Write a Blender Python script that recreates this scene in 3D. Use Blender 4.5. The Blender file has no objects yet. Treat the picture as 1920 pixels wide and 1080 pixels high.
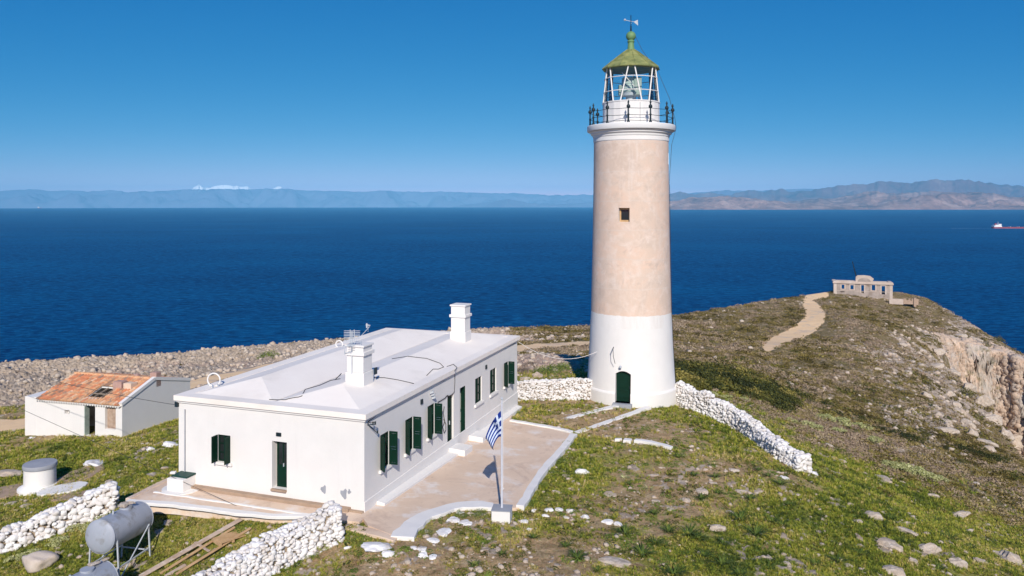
import bpy, bmesh, math, random
import numpy as np
from mathutils import Vector, Matrix
random.seed(7); RNG = np.random.default_rng(11)
sc = bpy.context.scene
COL = sc.collection
R = math.radians
# ------------------------------------------------------------------ camera, sky, sun, exposure
F, CX, CY, H = 1450.0, 960.0, 380.0, 13.25      # measured on the 1920 px photograph; eye level 13.25 m above the tower foot
cam = bpy.data.cameras.new('camera'); co = bpy.data.objects.new('camera', cam); COL.objects.link(co)
co.location = (0, 0, H); co.rotation_euler = (R(90), 0, 0)
cam.sensor_width = 36; cam.lens = 36 * F / 1920; cam.shift_y = -(540 - CY) / 1920
cam.clip_start = 0.5; cam.clip_end = 250000
sc.camera = co
SUN_EL, SUN_AZ = R(32), R(-3.6)                  # shadows run away from the camera, a little to the left
sdir = Vector((math.sin(SUN_AZ) * math.cos(SUN_EL), math.cos(SUN_AZ) * math.cos(SUN_EL), -math.sin(SUN_EL)))
w = bpy.data.worlds.new('World'); sc.world = w; w.use_nodes = True
nt = w.node_tree; nt.nodes.clear()
sky = nt.nodes.new('ShaderNodeTexSky'); sky.sky_type = 'NISHITA'; sky.sun_disc = False
sky.sun_elevation = SUN_EL; sky.sun_rotation = math.pi + SUN_AZ
sky.altitude = 1500; sky.air_density = 0.25; sky.dust_density = 0.1; sky.ozone_density = 8
bg = nt.nodes.new('ShaderNodeBackground'); bg.inputs[1].default_value = 0.12
wo = nt.nodes.new('ShaderNodeOutputWorld')
# grade the clear sky to the photograph's: one power curve per channel
sep = nt.nodes.new('ShaderNodeSeparateColor'); com = nt.nodes.new('ShaderNodeCombineColor'); nt.links.new(sky.outputs[0], sep.inputs[0])
for i_, (a_, n_, g_) in enumerate(((.245, .58, 2.3), (1.36, 1.01, .70), (3.4, 2.68, .34))):
    dv = nt.nodes.new('ShaderNodeMath'); dv.operation = 'DIVIDE'; dv.inputs[1].default_value = n_; nt.links.new(sep.outputs[i_], dv.inputs[0])
    pw = nt.nodes.new('ShaderNodeMath'); pw.operation = 'POWER'; pw.inputs[1].default_value = g_; nt.links.new(dv.outputs[0], pw.inputs[0])
    ml = nt.nodes.new('ShaderNodeMath'); ml.operation = 'MULTIPLY'; ml.inputs[1].default_value = a_; nt.links.new(pw.outputs[0], ml.inputs[0]); nt.links.new(ml.outputs[0], com.inputs[i_])
nt.links.new(com.outputs[0], bg.inputs[0]); nt.links.new(bg.outputs[0], wo.inputs[0])
sl = bpy.data.lights.new('sun', 'SUN'); sl.energy = 3.6; sl.angle = R(0.5); sl.color = (1.0, 0.94, 0.865)
so = bpy.data.objects.new('sun', sl); COL.objects.link(so)
so.rotation_euler = sdir.to_track_quat('-Z', 'Y').to_euler(); so.location = (0, -50, 80)
sc.view_settings.view_transform = 'Standard'; sc.view_settings.look = 'None'
sc.view_settings.exposure = 0.38; sc.view_settings.gamma = 1

# ------------------------------------------------------------------ small helpers
def P(px, py, Y):                                 # photo pixel at distance Y -> world
    return Vector(((px - CX) / F * Y, Y, H - (py - CY) / F * Y))
def Pz(px, py, z):
    return P(px, py, (H - z) * F / (py - CY))
def tag(o, label=None, cat=None, group=None, kind=None):
    if label: o['label'] = label
    if cat: o['category'] = cat
    if group: o['group'] = group
    if kind: o['kind'] = kind
    return o
def empty(name, loc, rz=0):
    o = bpy.data.objects.new(name, None); COL.objects.link(o)
    o.location = loc; o.rotation_euler = (0, 0, rz); o.empty_display_size = .3
    return o
def copy_tree(o, parent=None):
    c = o.copy(); COL.objects.link(c)
    if parent: c.parent = parent
    for ch in list(o.children): copy_tree(ch, c)
    return c

class MB:
    def __init__(s): s.v = []; s.f = []; s.m = []
    def add(s, vs, fs, mi=0):
        n = len(s.v); s.v += [tuple(p) for p in vs]
        for f in fs: s.f.append([i + n for i in f]); s.m.append(mi)
    def box(s, x0, x1, y0, y1, z0, z1, mi=0):
        s.add([(x0,y0,z0),(x1,y0,z0),(x1,y1,z0),(x0,y1,z0),(x0,y0,z1),(x1,y0,z1),(x1,y1,z1),(x0,y1,z1)],
              [(0,3,2,1),(4,5,6,7),(0,1,5,4),(1,2,6,5),(2,3,7,6),(3,0,4,7)], mi)
    def obox(s, c, ax, ay, az, mi=0):             # oriented box: centre and three half vectors
        c, ax, ay, az = map(Vector, (c, ax, ay, az)); vs = []
        for k in (-1, 1):
            for a, b in ((-1,-1),(1,-1),(1,1),(-1,1)): vs.append(c + ax*a + ay*b + az*k)
        s.add(vs, [(0,3,2,1),(4,5,6,7),(0,1,5,4),(1,2,6,5),(2,3,7,6),(3,0,4,7)], mi)
    def bar(s, a, b, w_, h_, mi=0):               # square bar between two points
        a, b = Vector(a), Vector(b); d = (b - a); L = d.length; d.normalize()
        up = Vector((0,0,1)) if abs(d.z) < .95 else Vector((1,0,0))
        sx = d.cross(up).normalized(); sy = sx.cross(d).normalized()
        s.obox((a+b)/2, sx*w_/2, d*L/2, sy*h_/2, mi)
    def tube(s, pts, r, n=8, mi=0, cap=True):
        pts = [Vector(p) for p in pts]; rs = r if isinstance(r, (list, tuple)) else [r]*len(pts)
        base = len(s.v); pu = None
        for i, p in enumerate(pts):
            d = (pts[min(i+1, len(pts)-1)] - pts[max(i-1, 0)]).normalized()
            if pu is None: pu = Vector((0,0,1)) if abs(d.z) < .9 else Vector((1,0,0))
            a = d.cross(pu).normalized(); b = a.cross(d).normalized(); pu = b
            for k in range(n):
                t = 2*math.pi*k/n; s.v.append(tuple(p + a*math.cos(t)*rs[i] + b*math.sin(t)*rs[i]))
        for i in range(len(pts)-1):
            for k in range(n):
                q = base+i*n; s.f.append([q+k, q+(k+1)%n, q+n+(k+1)%n, q+n+k]); s.m.append(mi)
        if cap:
            s.f.append([base+k for k in range(n)][::-1]); s.m.append(mi)
            q = base+(len(pts)-1)*n; s.f.append([q+k for k in range(n)]); s.m.append(mi)
    def lathe(s, prof, n=48, c=(0,0), mi=0, cap=True, mz=None):   # prof: (r, z)
        base = len(s.v)
        for r, z in prof:
            for k in range(n):
                t = 2*math.pi*k/n; s.v.append((c[0]+r*math.cos(t), c[1]+r*math.sin(t), z))
        for i in range(len(prof)-1):
            for k in range(n):
                q = base+i*n; s.f.append([q+k, q+(k+1)%n, q+n+(k+1)%n, q+n+k])
                s.m.append(mz(0.5*(prof[i][1]+prof[i+1][1])) if mz else mi)
        if cap:
            s.f.append([base+k for k in range(n)][::-1]); s.m.append(mi)
            q = base+(len(prof)-1)*n; s.f.append([q+k for k in range(n)]); s.m.append(mi)
    def prism(s, poly, z0, z1, mi=0):             # z0/z1: number or function of (x, y)
        g = lambda q, p: q(*p) if callable(q) else q
        n = len(poly); vs = [(p[0],p[1],g(z0,p)) for p in poly] + [(p[0],p[1],g(z1,p)) for p in poly]
        fs = [list(range(n))[::-1], list(range(n, 2*n))] + [[i,(i+1)%n,n+(i+1)%n,n+i] for i in range(n)]
        s.add(vs, fs, mi)
    def build(s, name, mats, parent=None, smooth=False, bevel=0, fix=True):
        me = bpy.data.meshes.new(name); me.from_pydata(s.v, [], s.f)
        if not isinstance(mats, (list, tuple)): mats = [mats]
        for m in mats: me.materials.append(m)
        me.polygons.foreach_set('material_index', s.m)
        if fix:
            bm = bmesh.new(); bm.from_mesh(me); bmesh.ops.recalc_face_normals(bm, faces=bm.faces); bm.to_mesh(me); bm.free()
        o = bpy.data.objects.new(name, me); COL.objects.link(o)
        if parent: o.parent = parent
        if smooth:
            me.polygons.foreach_set('use_smooth', [True]*len(me.polygons))
            try: me.set_sharp_from_angle(angle=R(38))
            except Exception: pass
        if bevel:
            b = o.modifiers.new('bevel', 'BEVEL'); b.width = bevel; b.segments = 2; b.limit_method = 'ANGLE'; b.angle_limit = R(40)
        return o

def boolean(o, cutter_mb, smooth=False):
    c = cutter_mb.build('cutter', o.data.materials[0])
    c.parent = o.parent
    bpy.context.view_layer.update()
    m = o.modifiers.new('b', 'BOOLEAN'); m.operation = 'DIFFERENCE'; m.object = c; m.solver = 'EXACT'; m.use_self = True
    bpy.context.view_layer.update()
    dg = bpy.context.evaluated_depsgraph_get()
    me = bpy.data.meshes.new_from_object(o.evaluated_get(dg))
    o.modifiers.clear(); o.data = me
    bpy.data.objects.remove(c, do_unlink=True)
    if smooth:
        me.polygons.foreach_set('use_smooth', [True]*len(me.polygons)); me.set_sharp_from_angle(angle=R(30))

# ---- numpy noise
def _h(ix, iy, seed):
    ix = ix.astype(np.int64); iy = iy.astype(np.int64)
    n = (ix*374761393 + iy*668265263 + seed*974634777) & 0xffffffff
    n = ((n ^ (n >> 13)) * 1274126177) & 0xffffffff
    n = ((n ^ (n >> 16)) * 2246822519) & 0xffffffff
    return ((n ^ (n >> 15)) & 0xffffff) / float(0xffffff)
def vn(x, y, seed=0):
    ix = np.floor(x); iy = np.floor(y); fx = x-ix; fy = y-iy
    fx = fx*fx*fx*(fx*(fx*6-15)+10); fy = fy*fy*fy*(fy*(fy*6-15)+10)
    a = _h(ix,iy,seed); b = _h(ix+1,iy,seed); c = _h(ix,iy+1,seed); d = _h(ix+1,iy+1,seed)
    return (a*(1-fx)+b*fx)*(1-fy)+(c*(1-fx)+d*fx)*fy
def fbm(x, y, octv=4, seed=0, gain=.5):
    s = 0; a = 1; t = 0
    for i in range(octv):
        s = s + a*vn(x*2**i+i*17.3, y*2**i-i*9.1, seed+i); t += a; a *= gain
    return s/t
def worley(x, y, seed=0):
    ix = np.floor(x); iy = np.floor(y); f1 = np.full(x.shape, 9.); f2 = np.full(x.shape, 9.); cid = np.zeros(x.shape)
    for dx in (-1,0,1):
        for dy in (-1,0,1):
            cx = ix+dx; cy = iy+dy
            qx = cx+_h(cx,cy,seed); qy = cy+_h(cx,cy,seed+7)
            d = np.hypot(x-qx, y-qy); m = d < f1
            f2 = np.where(m, f1, np.minimum(f2, d)); cid = np.where(m, _h(cx,cy,seed+13), cid); f1 = np.where(m, d, f1)
    return f1, f2, cid
def sm(a, b, x): 
    t = np.clip((x-a)/(b-a), 0, 1); return t*t*(3-2*t)

# ------------------------------------------------------------------ materials
def mat(name, base=(.5,.5,.5), rough=.8, spec=.5, metal=0):
    m = bpy.data.materials.new(name); m.use_nodes = True
    b = m.node_tree.nodes['Principled BSDF']
    b.inputs['Base Color'].default_value = (*base, 1); b.inputs['Roughness'].default_value = rough
    b.inputs['Specular IOR Level'].default_value = spec; b.inputs['Metallic'].default_value = metal
    return m
def N(m, t, **kw):
    n = m.node_tree.nodes.new(t)
    for k, v in kw.items(): setattr(n, k, v)
    return n
def L(m, a, b): m.node_tree.links.new(a, b)
def ramp(m, src, stops, interp='LINEAR'):
    r = N(m, 'ShaderNodeValToRGB'); r.color_ramp.interpolation = interp; e = r.color_ramp.elements
    while len(e) < len(stops): e.new(.5)
    for i, (p, c) in enumerate(stops):
        e[i].position = p; e[i].color = (*c, 1) if isinstance(c, (tuple, list)) else (c, c, c, 1)
    L(m, src, r.inputs[0]); return r.outputs[0]
def noise(m, scale, detail=4, rough=.55, vec=None, dist=0, stretch=None):
    n = N(m, 'ShaderNodeTexNoise'); n.inputs['Scale'].default_value = scale; n.inputs['Detail'].default_value = detail
    n.inputs['Roughness'].default_value = rough; n.inputs['Distortion'].default_value = dist
    if vec is None:
        g = N(m, 'ShaderNodeNewGeometry'); vec = g.outputs['Position']
    if stretch:
        mp = N(m, 'ShaderNodeMapping'); mp.inputs['Scale'].default_value = stretch; L(m, vec, mp.inputs[0]); vec = mp.outputs[0]
    L(m, vec, n.inputs['Vector']); return n.outputs['Fac']
def mix(m, fac, a, b, mode='MIX'):
    n = N(m, 'ShaderNodeMix', data_type='RGBA', blend_type=mode)
    for i, v in ((0, fac), (6, a), (7, b)):
        if hasattr(v, 'node'): L(m, v, n.inputs[i])
        elif i == 0: n.inputs[0].default_value = v
        else: n.inputs[i].default_value = (*v, 1)
    return n.outputs[2]
def math_(m, op, a, b=None, clamp=False):
    n = N(m, 'ShaderNodeMath', operation=op, use_clamp=clamp)
    for i, v in ((0, a), (1, b)):
        if v is None: continue
        if hasattr(v, 'node'): L(m, v, n.inputs[i])
        else: n.inputs[i].default_value = v
    return n.outputs[0]
def bump(m, h, strength=.5, dist=.02):
    b = N(m, 'ShaderNodeBump'); b.inputs['Strength'].default_value = strength; b.inputs['Distance'].default_value = dist
    L(m, h, b.inputs['Height']); L(m, b.outputs[0], m.node_tree.nodes['Principled BSDF'].inputs['Normal'])
def attr_(m, name):
    a = N(m, 'ShaderNodeAttribute'); a.attribute_name = name; a.attribute_type = 'GEOMETRY'; return a.outputs['Fac']
def setc(m, c): L(m, c, m.node_tree.nodes['Principled BSDF'].inputs['Base Color'])
def mottled(name, c1, c2, scale=2, rough=.85, bs=.3, bd=.01, bscale=30, c3=None, sc3=.5, lo=.35, hi=.65, spec=.3):
    m = mat(name, c1, rough, spec); n1 = noise(m, scale, 6, .6)
    c = ramp(m, n1, [(lo, c1), (hi, c2)])
    if c3: c = mix(m, ramp(m, noise(m, sc3, 5, .65), [(.52, 0.), (.66, 1.)]), c, c3)
    setc(m, c); bump(m, noise(m, bscale, 5, .6), bs, bd); return m

M = {}
M['white'] = mottled('whitewash', (.80,.77,.73), (.77,.74,.70), 1.3, .9, .35, .01, 14, (.78,.745,.705), .5)
wm = M['white']; bc = wm.node_tree.nodes['Principled BSDF'].inputs['Base Color'].links[0].from_socket
bc = mix(wm, ramp(wm, noise(wm, 1.4, 7, .7, stretch=(2.4, 2.4, .16)), [(.56, 0.), (.74, .45)]), bc, (.72,.685,.65)); bc = mix(wm, ramp(wm, noise(wm, 2.2, 8, .75), [(.64, 0.), (.70, .5)]), bc, (.68,.63,.58)); setc(wm, bc)
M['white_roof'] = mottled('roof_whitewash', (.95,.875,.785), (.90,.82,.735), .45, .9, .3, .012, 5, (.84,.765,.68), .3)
M['white_stone'] = mottled('whitewashed_stone', (.82,.80,.775), (.74,.70,.67), 2.5, .9, .7, .03, 9, (.60,.54,.48), 1.3, spec=.2)
M['green'] = mottled('dark_green_paint', (.001,.026,.014), (.002,.020,.011), 3, .6, .15, .004, 20, spec=.2)
M['green_iron'] = mottled('green_iron', (.008,.055,.04), (.015,.05,.04), 9, .5, .2, .004, 30)
M['iron'] = mottled('dark_iron_paint', (.012,.028,.038), (.02,.03,.035), 9, .45, .2, .004, 30)
M['dark'] = mat('dark_interior', (.012,.011,.012), .95, .1)
M['glass_dark'] = mat('window_glass', (.02,.025,.025), .08, .6)
M['frame_pale'] = mottled('pale_green_paint', (.42,.48,.42), (.32,.40,.34), 5, .6, .1, .003, 20)
M['grey_metal'] = mottled('grey_primer_metal', (.40,.42,.47), (.33,.355,.40), 1.4, .55, .12, .004, 16, (.27,.27,.27), 2.3, spec=.5)
M['galv'] = mottled('galvanised_metal', (.52,.55,.58), (.42,.45,.48), 5, .45, .1, .003, 30, spec=.5)
M['cable'] = mat('black_cable', (.045,.04,.04), .7)
M['white_cable'] = mat('pale_rope', (.75,.7,.66), .8)
M['plank'] = mottled('weathered_plank', (.56,.43,.33), (.42,.30,.21), 1.5, .85, .3, .006, 20, (.65,.55,.46), 4)
M['pallet'] = mottled('pallet_wood', (.44,.27,.13), (.56,.37,.20), 3, .85, .3, .006, 30)
M['beam'] = mottled('grey_beam', (.22,.17,.13), (.32,.26,.2), 3, .85, .3, .006, 30)
M['pinkbrick'] = mottled('pink_render', (.50,.33,.28), (.42,.26,.21), 4, .9, .4, .01, 25)
M['concrete'] = mottled('pink_concrete', (.76,.585,.44), (.67,.505,.375), .55, .9, .4, .01, 16, (.76,.67,.60), .8)
cm = M['concrete']; bc = cm.node_tree.nodes['Principled BSDF'].inputs['Base Color'].links[0].from_socket
bc = mix(cm, ramp(cm, noise(cm, .35, 9, .72, dist=1.0), [(.55, 0.), (.66, .7)]), bc, (.50,.35,.26)); bc = mix(cm, ramp(cm, noise(cm, 3.5, 6, .75), [(.60, 0.), (.72, .8)]), bc, (.40,.30,.235)); setc(cm, bc)
M['brown_conc'] = mottled('brown_concrete', (.42,.30,.21), (.34,.24,.17), 2, .92, .4, .01, 20)
M['greyconc'] = mottled('grey_lid', (.36,.37,.40), (.30,.31,.34), 2, .8, .3, .008, 18)
M['gap_shade_fill'] = mottled('gap_shade_fill', (.34,.26,.19), (.24,.19,.12), 5, .95, .6, .03, 9)  # unpainted wall core, coloured dark to put shade into gaps between stones
M['rubble'] = mottled('rubble_masonry', (.50,.37,.28), (.36,.25,.18), 5, .95, .9, .05, 9)
M['tarp'] = mottled('cream_tarp', (.62,.53,.45), (.52,.43,.35), 3, .7, .2, .01, 12)

ws = M['white_stone']; bc = ws.node_tree.nodes['Principled BSDF'].inputs['Base Color'].links[0].from_socket; setc(ws, mix(ws, ramp(ws, attr_(ws, 'rnd'), [(.55, 0.), (1., .75)]), bc, (.60,.55,.50)))
def plaster_material():
    m = mat('pink_plaster', (.66,.5,.4), .9, .25)
    n1 = noise(m, .35, 8, .65, dist=.6); n2 = noise(m, 1.6, 8, .7, dist=.4)
    c = ramp(m, n1, [(.32, (.58,.46,.375)), (.44, (.68,.535,.43)), (.56, (.74,.545,.42)), (.70, (.65,.53,.45))])
    c = mix(m, ramp(m, n2, [(.48, 0.), (.68, .8)]), c, (.78,.66,.575))
    c = mix(m, ramp(m, noise(m, .9, 9, .75, dist=.8), [(.53, 0.), (.68, .6)]), c, (.52,.405,.33))
    # horizontal lifts of the render, each of its own shade, the joints a little paler
    g = N(m, 'ShaderNodeNewGeometry'); sp = N(m, 'ShaderNodeSeparateXYZ'); L(m, g.outputs['Position'], sp.inputs[0])
    z = math_(m, 'ADD', math_(m, 'MULTIPLY', sp.outputs[2], .52), math_(m, 'MULTIPLY', noise(m, .8, 3), .12))
    fl = math_(m, 'FLOOR', z); wn = N(m, 'ShaderNodeTexWhiteNoise', noise_dimensions='1D'); L(m, fl, wn.inputs['W'])
    c = mix(m, math_(m, 'MULTIPLY', wn.outputs['Value'], .28), c, (.67,.49,.375))
    fr = math_(m, 'FRACT', z)
    c = mix(m, ramp(m, fr, [(.0, .55), (.04, 0.), (.97, 0.), (1., .35)]), c, (.68,.58,.51))
    # streaks
    st = noise(m, 1.0, 6, .7, stretch=(3.2, 3.2, .22))
    c = mix(m, ramp(m, st, [(.55, 0.), (.75, .5)]), c, (.76,.66,.59))
    # the whitewash of the foot stops at a hand painted, slightly uneven line
    zz = math_(m, 'ADD', sp.outputs[2], math_(m, 'MULTIPLY', math_(m, 'SUBTRACT', noise(m, 1.6, 5, .6), .5), .22))
    wh = ramp(m, noise(m, 1.2, 6, .7, stretch=(2,2,.2)), [(.45, (.79,.76,.72)), (.75, (.72,.67,.62))])
    c = mix(m, math_(m, 'GREATER_THAN', zz, 5.85), wh, c)
    setc(m, c); bump(m, noise(m, 7, 8, .7), .5, .03); return m
M['plaster'] = plaster_material()

def rust_white():
    m = mat('stained_white_paint', (.8,.79,.77), .7)
    c = mix(m, ramp(m, noise(m, 1.5, 5, .6, stretch=(1,1,.35)), [(.62, 0.), (.70, 1.)]), (.80,.78,.75), (.55,.33,.16))
    setc(m, c); return m
M['rusty_white'] = rust_white()
def lantern_roof_mat():
    m = mat('green_copper_roof', (.25,.32,.08), .65)
    c = ramp(m, noise(m, 1.6, 7, .7), [(.34, (.13,.155,.05)), (.5, (.235,.255,.085)), (.64, (.34,.335,.12))])
    setc(m, c); bump(m, noise(m, 12, 4), .3, .01); return m
M['lroof'] = lantern_roof_mat()
M['ball'] = mottled('verdigris_ball', (.12,.25,.11), (.18,.30,.13), 3, .6, .2, .01, 12)
def glass():
    m = bpy.data.materials.new('lantern_glass'); m.use_nodes = True; t = m.node_tree; t.nodes.clear()
    o = t.nodes.new('ShaderNodeOutputMaterial'); mx = t.nodes.new('ShaderNodeMixShader')
    tr = t.nodes.new('ShaderNodeBsdfTransparent'); tr.inputs[0].default_value = (.95,.98,.97,1)
    gl = t.nodes.new('ShaderNodeBsdfGlossy'); gl.inputs[1].default_value = .05
    fr = t.nodes.new('ShaderNodeFresnel'); fr.inputs[0].default_value = 1.45
    ad = t.nodes.new('ShaderNodeMath'); ad.operation = 'ADD'; ad.inputs[1].default_value = .06
    t.links.new(fr.outputs[0], ad.inputs[0]); t.links.new(ad.outputs[0], mx.inputs[0])
    t.links.new(tr.outputs[0], mx.inputs[1]); t.links.new(gl.outputs[0], mx.inputs[2]); t.links.new(mx.outputs[0], o.inputs[0])
    return m
M['glass'] = glass()
M['lens'] = mat('lens_glass', (.55,.66,.6), .12, .8)

def attr(m, name):
    a = N(m, 'ShaderNodeAttribute'); a.attribute_name = name; a.attribute_type = 'GEOMETRY'; return a
def ground_material():
    m = mat('ground_cover', (.3,.25,.15), .95, .15)
    a = attr(m, 'zone'); sp = N(m, 'ShaderNodeSeparateColor'); L(m, a.outputs['Color'], sp.inputs[0])
    grn, rock, scr = sp.outputs[0], sp.outputs[1], sp.outputs[2]
    a2 = attr(m, 'zone2'); s2 = N(m, 'ShaderNodeSeparateColor'); L(m, a2.outputs['Color'], s2.inputs[0])
    cliff, lush, pink = s2.outputs[0], s2.outputs[1], s2.outputs[2]
    nf = noise(m, 9, 8, .72); nm = noise(m, 1.7, 7, .65); nv = noise(m, 28, 5, .7)
    soil = ramp(m, nm, [(.32, (.33,.19,.09)), (.5, (.49,.31,.165)), (.66, (.60,.43,.26))])
    soil = mix(m, ramp(m, nf, [(.44, 0.), (.60, .85)]), soil, (.29,.235,.10))
    soil = mix(m, ramp(m, nv, [(.54, 0.), (.66, .6)]), soil, (.70,.56,.41))
    grd = ramp(m, nf, [(.34, (.13,.125,.028)), (.48, (.27,.24,.045)), (.62, (.46,.37,.14))])
    grl = ramp(m, nf, [(.34, (.12,.15,.025)), (.5, (.27,.30,.035)), (.62, (.48,.44,.09))])
    gr = mix(m, lush, grd, grl)
    gr = mix(m, ramp(m, noise(m, 3.6, 6, .7), [(.53, 0.), (.63, .75)]), gr, (.055,.075,.018))
    gk = math_(m, 'ADD', grn, math_(m, 'MULTIPLY', math_(m, 'SUBTRACT', nm, .5), 1.3))
    gk = math_(m, 'ADD', gk, math_(m, 'MULTIPLY', math_(m, 'SUBTRACT', nf, .5), 1.1))
    c = mix(m, ramp(m, gk, [(.36, 0.), (.60, 1.)]), soil, gr)
    scc = ramp(m, noise(m, .55, 9, .75), [(.34, (.10,.075,.02)), (.44, (.27,.195,.10)), (.51, (.17,.13,.035)), (.58, (.33,.245,.14)), (.68, (.40,.30,.20))])
    scc = mix(m, ramp(m, nf, [(.46, .0), (.66, .6)]), scc, (.31,.24,.17))
    n5 = noise(m, 4.2, 12, .85)
    c = mix(m, ramp(m, n5, [(.38, .8), (.47, 0.)]), c, (.075,.07,.025)); c = mix(m, ramp(m, n5, [(.54, 0.), (.62, .7)]), c, (.58,.47,.30))
    scc = mix(m, ramp(m, noise(m, 1.6, 12, .85), [(.40, .85), (.49, 0.)]), scc, (.06,.052,.02)); scc = mix(m, ramp(m, noise(m, 2.1, 12, .85), [(.54, 0.), (.63, .6)]), scc, (.44,.36,.26))
    c = mix(m, scr, c, scc)
    rc = ramp(m, nm, [(.3, (.36,.275,.20)), (.5, (.47,.375,.285)), (.7, (.60,.50,.40))])
    rc = mix(m, ramp(m, nf, [(.45, 0.), (.65, .6)]), rc, (.36,.29,.23))
    rc = mix(m, math_(m, 'MULTIPLY', pink, .8), rc, (.50,.36,.28))
    rk = math_(m, 'ADD', rock, math_(m, 'MULTIPLY', math_(m, 'SUBTRACT', nf, .5), .9))
    c = mix(m, ramp(m, rk, [(.42, 0.), (.56, 1.)]), c, rc)
    cl = ramp(m, noise(m, .22, 9, .7, dist=.6, stretch=(1,1,.6)), [(.33, (.42,.30,.21)), (.46, (.60,.43,.315)), (.56, (.68,.54,.43)), (.66, (.60,.53,.46))])
    cl = mix(m, ramp(m, noise(m, 1.1, 7, .75), [(.55, 0.), (.66, .7)]), cl, (.22,.14,.10))
    cl = mix(m, ramp(m, noise(m, .5, 8, .75), [(.53, 0.), (.60, .85)]), cl, (.20,.17,.08)); cl = mix(m, ramp(m, noise(m, .16, 6, .7), [(.44, .8), (.54, 0.)]), cl, (.50,.45,.40))
    c = mix(m, ramp(m, math_(m, 'ADD', cliff, math_(m, 'MULTIPLY', math_(m, 'SUBTRACT', nm, .5), .8)), [(.4, 0.), (.6, 1.)]), c, cl)
    setc(m, c)
    hh = math_(m, 'ADD', math_(m, 'MULTIPLY', nf, .7), math_(m, 'MULTIPLY', nv, .3)); bump(m, hh, .9, .12)
    return m
M['ground'] = ground_material()
M['path'] = mottled('sandy_track', (.95,.66,.37), (.86,.58,.32), .5, .95, .4, .03, 5, (.66,.50,.36), .3)

def rock_material():
    m = mat('limestone', (.5,.46,.42), .92, .2); nf = noise(m, 5, 8, .7); nm = noise(m, 1.2, 5, .6)
    a = attr(m, 'rnd')
    c = ramp(m, nf, [(.3, (.36,.285,.215)), (.5, (.52,.435,.345)), (.68, (.70,.62,.53))])
    c = mix(m, ramp(m, nm, [(.5, 0.), (.66, .6)]), c, (.46,.34,.25))
    c = mix(m, math_(m, 'MULTIPLY', a.outputs['Fac'], .55), c, (.56,.44,.35))
    setc(m, c); bump(m, noise(m, 7, 8, .75), 1.0, .06); return m
M['rock'] = rock_material()
def leaf_material(name, stops, trans=.25, rough=.7):
    m = mat(name, (.1,.12,.04), rough, .25); a = attr(m, 'rnd')
    n_ = noise(m, .8, 3); v = math_(m, 'ADD', a.outputs['Fac'], math_(m, 'MULTIPLY', math_(m, 'SUBTRACT', n_, .5), .5))
    setc(m, ramp(m, v, stops)); return m
M['grass'] = leaf_material('grass_blades', [(.02,(.04,.065,.010)), (.22,(.13,.175,.018)), (.42,(.30,.33,.03)), (.60,(.44,.39,.06)), (.8,(.60,.44,.16)), (1,(.74,.57,.33))])
M['scrub'] = leaf_material('scrub_leaves', [(.0,(.07,.055,.014)), (.20,(.16,.12,.025)), (.38,(.25,.19,.06)), (.55,(.36,.27,.17)), (.78,(.31,.22,.15)), (1,(.48,.37,.25))])
M['maquis'] = leaf_material('maquis_leaves', [(.0,(.028,.036,.009)), (.35,(.065,.072,.014)), (.65,(.12,.115,.022)), (.85,(.20,.17,.03)), (1,(.28,.23,.06))])
M['squill'] = leaf_material('squill_leaves', [(.0,(.03,.055,.010)), (.5,(.065,.105,.015)), (1,(.16,.20,.035))], rough=.7)
M['palebush'] = leaf_material('spurge_leaves', [(.0,(.20,.22,.07)), (.5,(.40,.41,.15)), (1,(.62,.60,.32))])
M['greenbush'] = leaf_material('bush_leaves', [(.0,(.06,.10,.015)), (.5,(.13,.19,.028)), (1,(.27,.30,.05))])
M['brownbush'] = leaf_material('dry_bush_twigs', [(.0,(.12,.085,.06)), (.5,(.20,.15,.11)), (1,(.28,.22,.17))])

def sea_material():
    m = mat('sea_water', (.0,.042,.19), .32, .5)
    g = N(m, 'ShaderNodeNewGeometry')
    big = noise(m, .0016, 6, .6, stretch=(1, 1.6, 1)); med = noise(m, .012, 5, .65, stretch=(.7,1.3,1))
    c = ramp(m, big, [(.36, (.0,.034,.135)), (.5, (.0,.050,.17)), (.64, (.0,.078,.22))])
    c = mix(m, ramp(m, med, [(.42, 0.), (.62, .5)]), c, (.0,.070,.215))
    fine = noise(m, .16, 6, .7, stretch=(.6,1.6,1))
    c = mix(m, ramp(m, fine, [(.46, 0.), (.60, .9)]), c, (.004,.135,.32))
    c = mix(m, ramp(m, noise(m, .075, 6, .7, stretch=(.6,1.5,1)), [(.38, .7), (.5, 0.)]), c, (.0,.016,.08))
    setc(m, c)
    bump(m, math_(m, 'ADD', noise(m, .10, 8, .75, stretch=(.7,1.3,1)), math_(m, 'MULTIPLY', noise(m, .55, 5, .7, stretch=(.7,1.3,1)), .35)), 1.0, 2.2)
    b = m.node_tree.nodes['Principled BSDF']; b.inputs['IOR'].default_value = 1.0; b.inputs['Specular IOR Level'].default_value = 0
    gl = N(m, 'ShaderNodeBsdfGlossy'); gl.inputs['Roughness'].default_value = .35; mx = N(m, 'ShaderNodeMixShader'); mx.inputs[0].default_value = .010
    bn = [n for n in m.node_tree.nodes if n.type == 'BUMP'][0]; L(m, bn.outputs[0], gl.inputs['Normal'])
    L(m, b.outputs[0], mx.inputs[1]); L(m, gl.outputs[0], mx.inputs[2]); L(m, mx.outputs[0], m.node_tree.nodes['Material Output'].inputs[0])
    return m
M['sea'] = sea_material()

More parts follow.
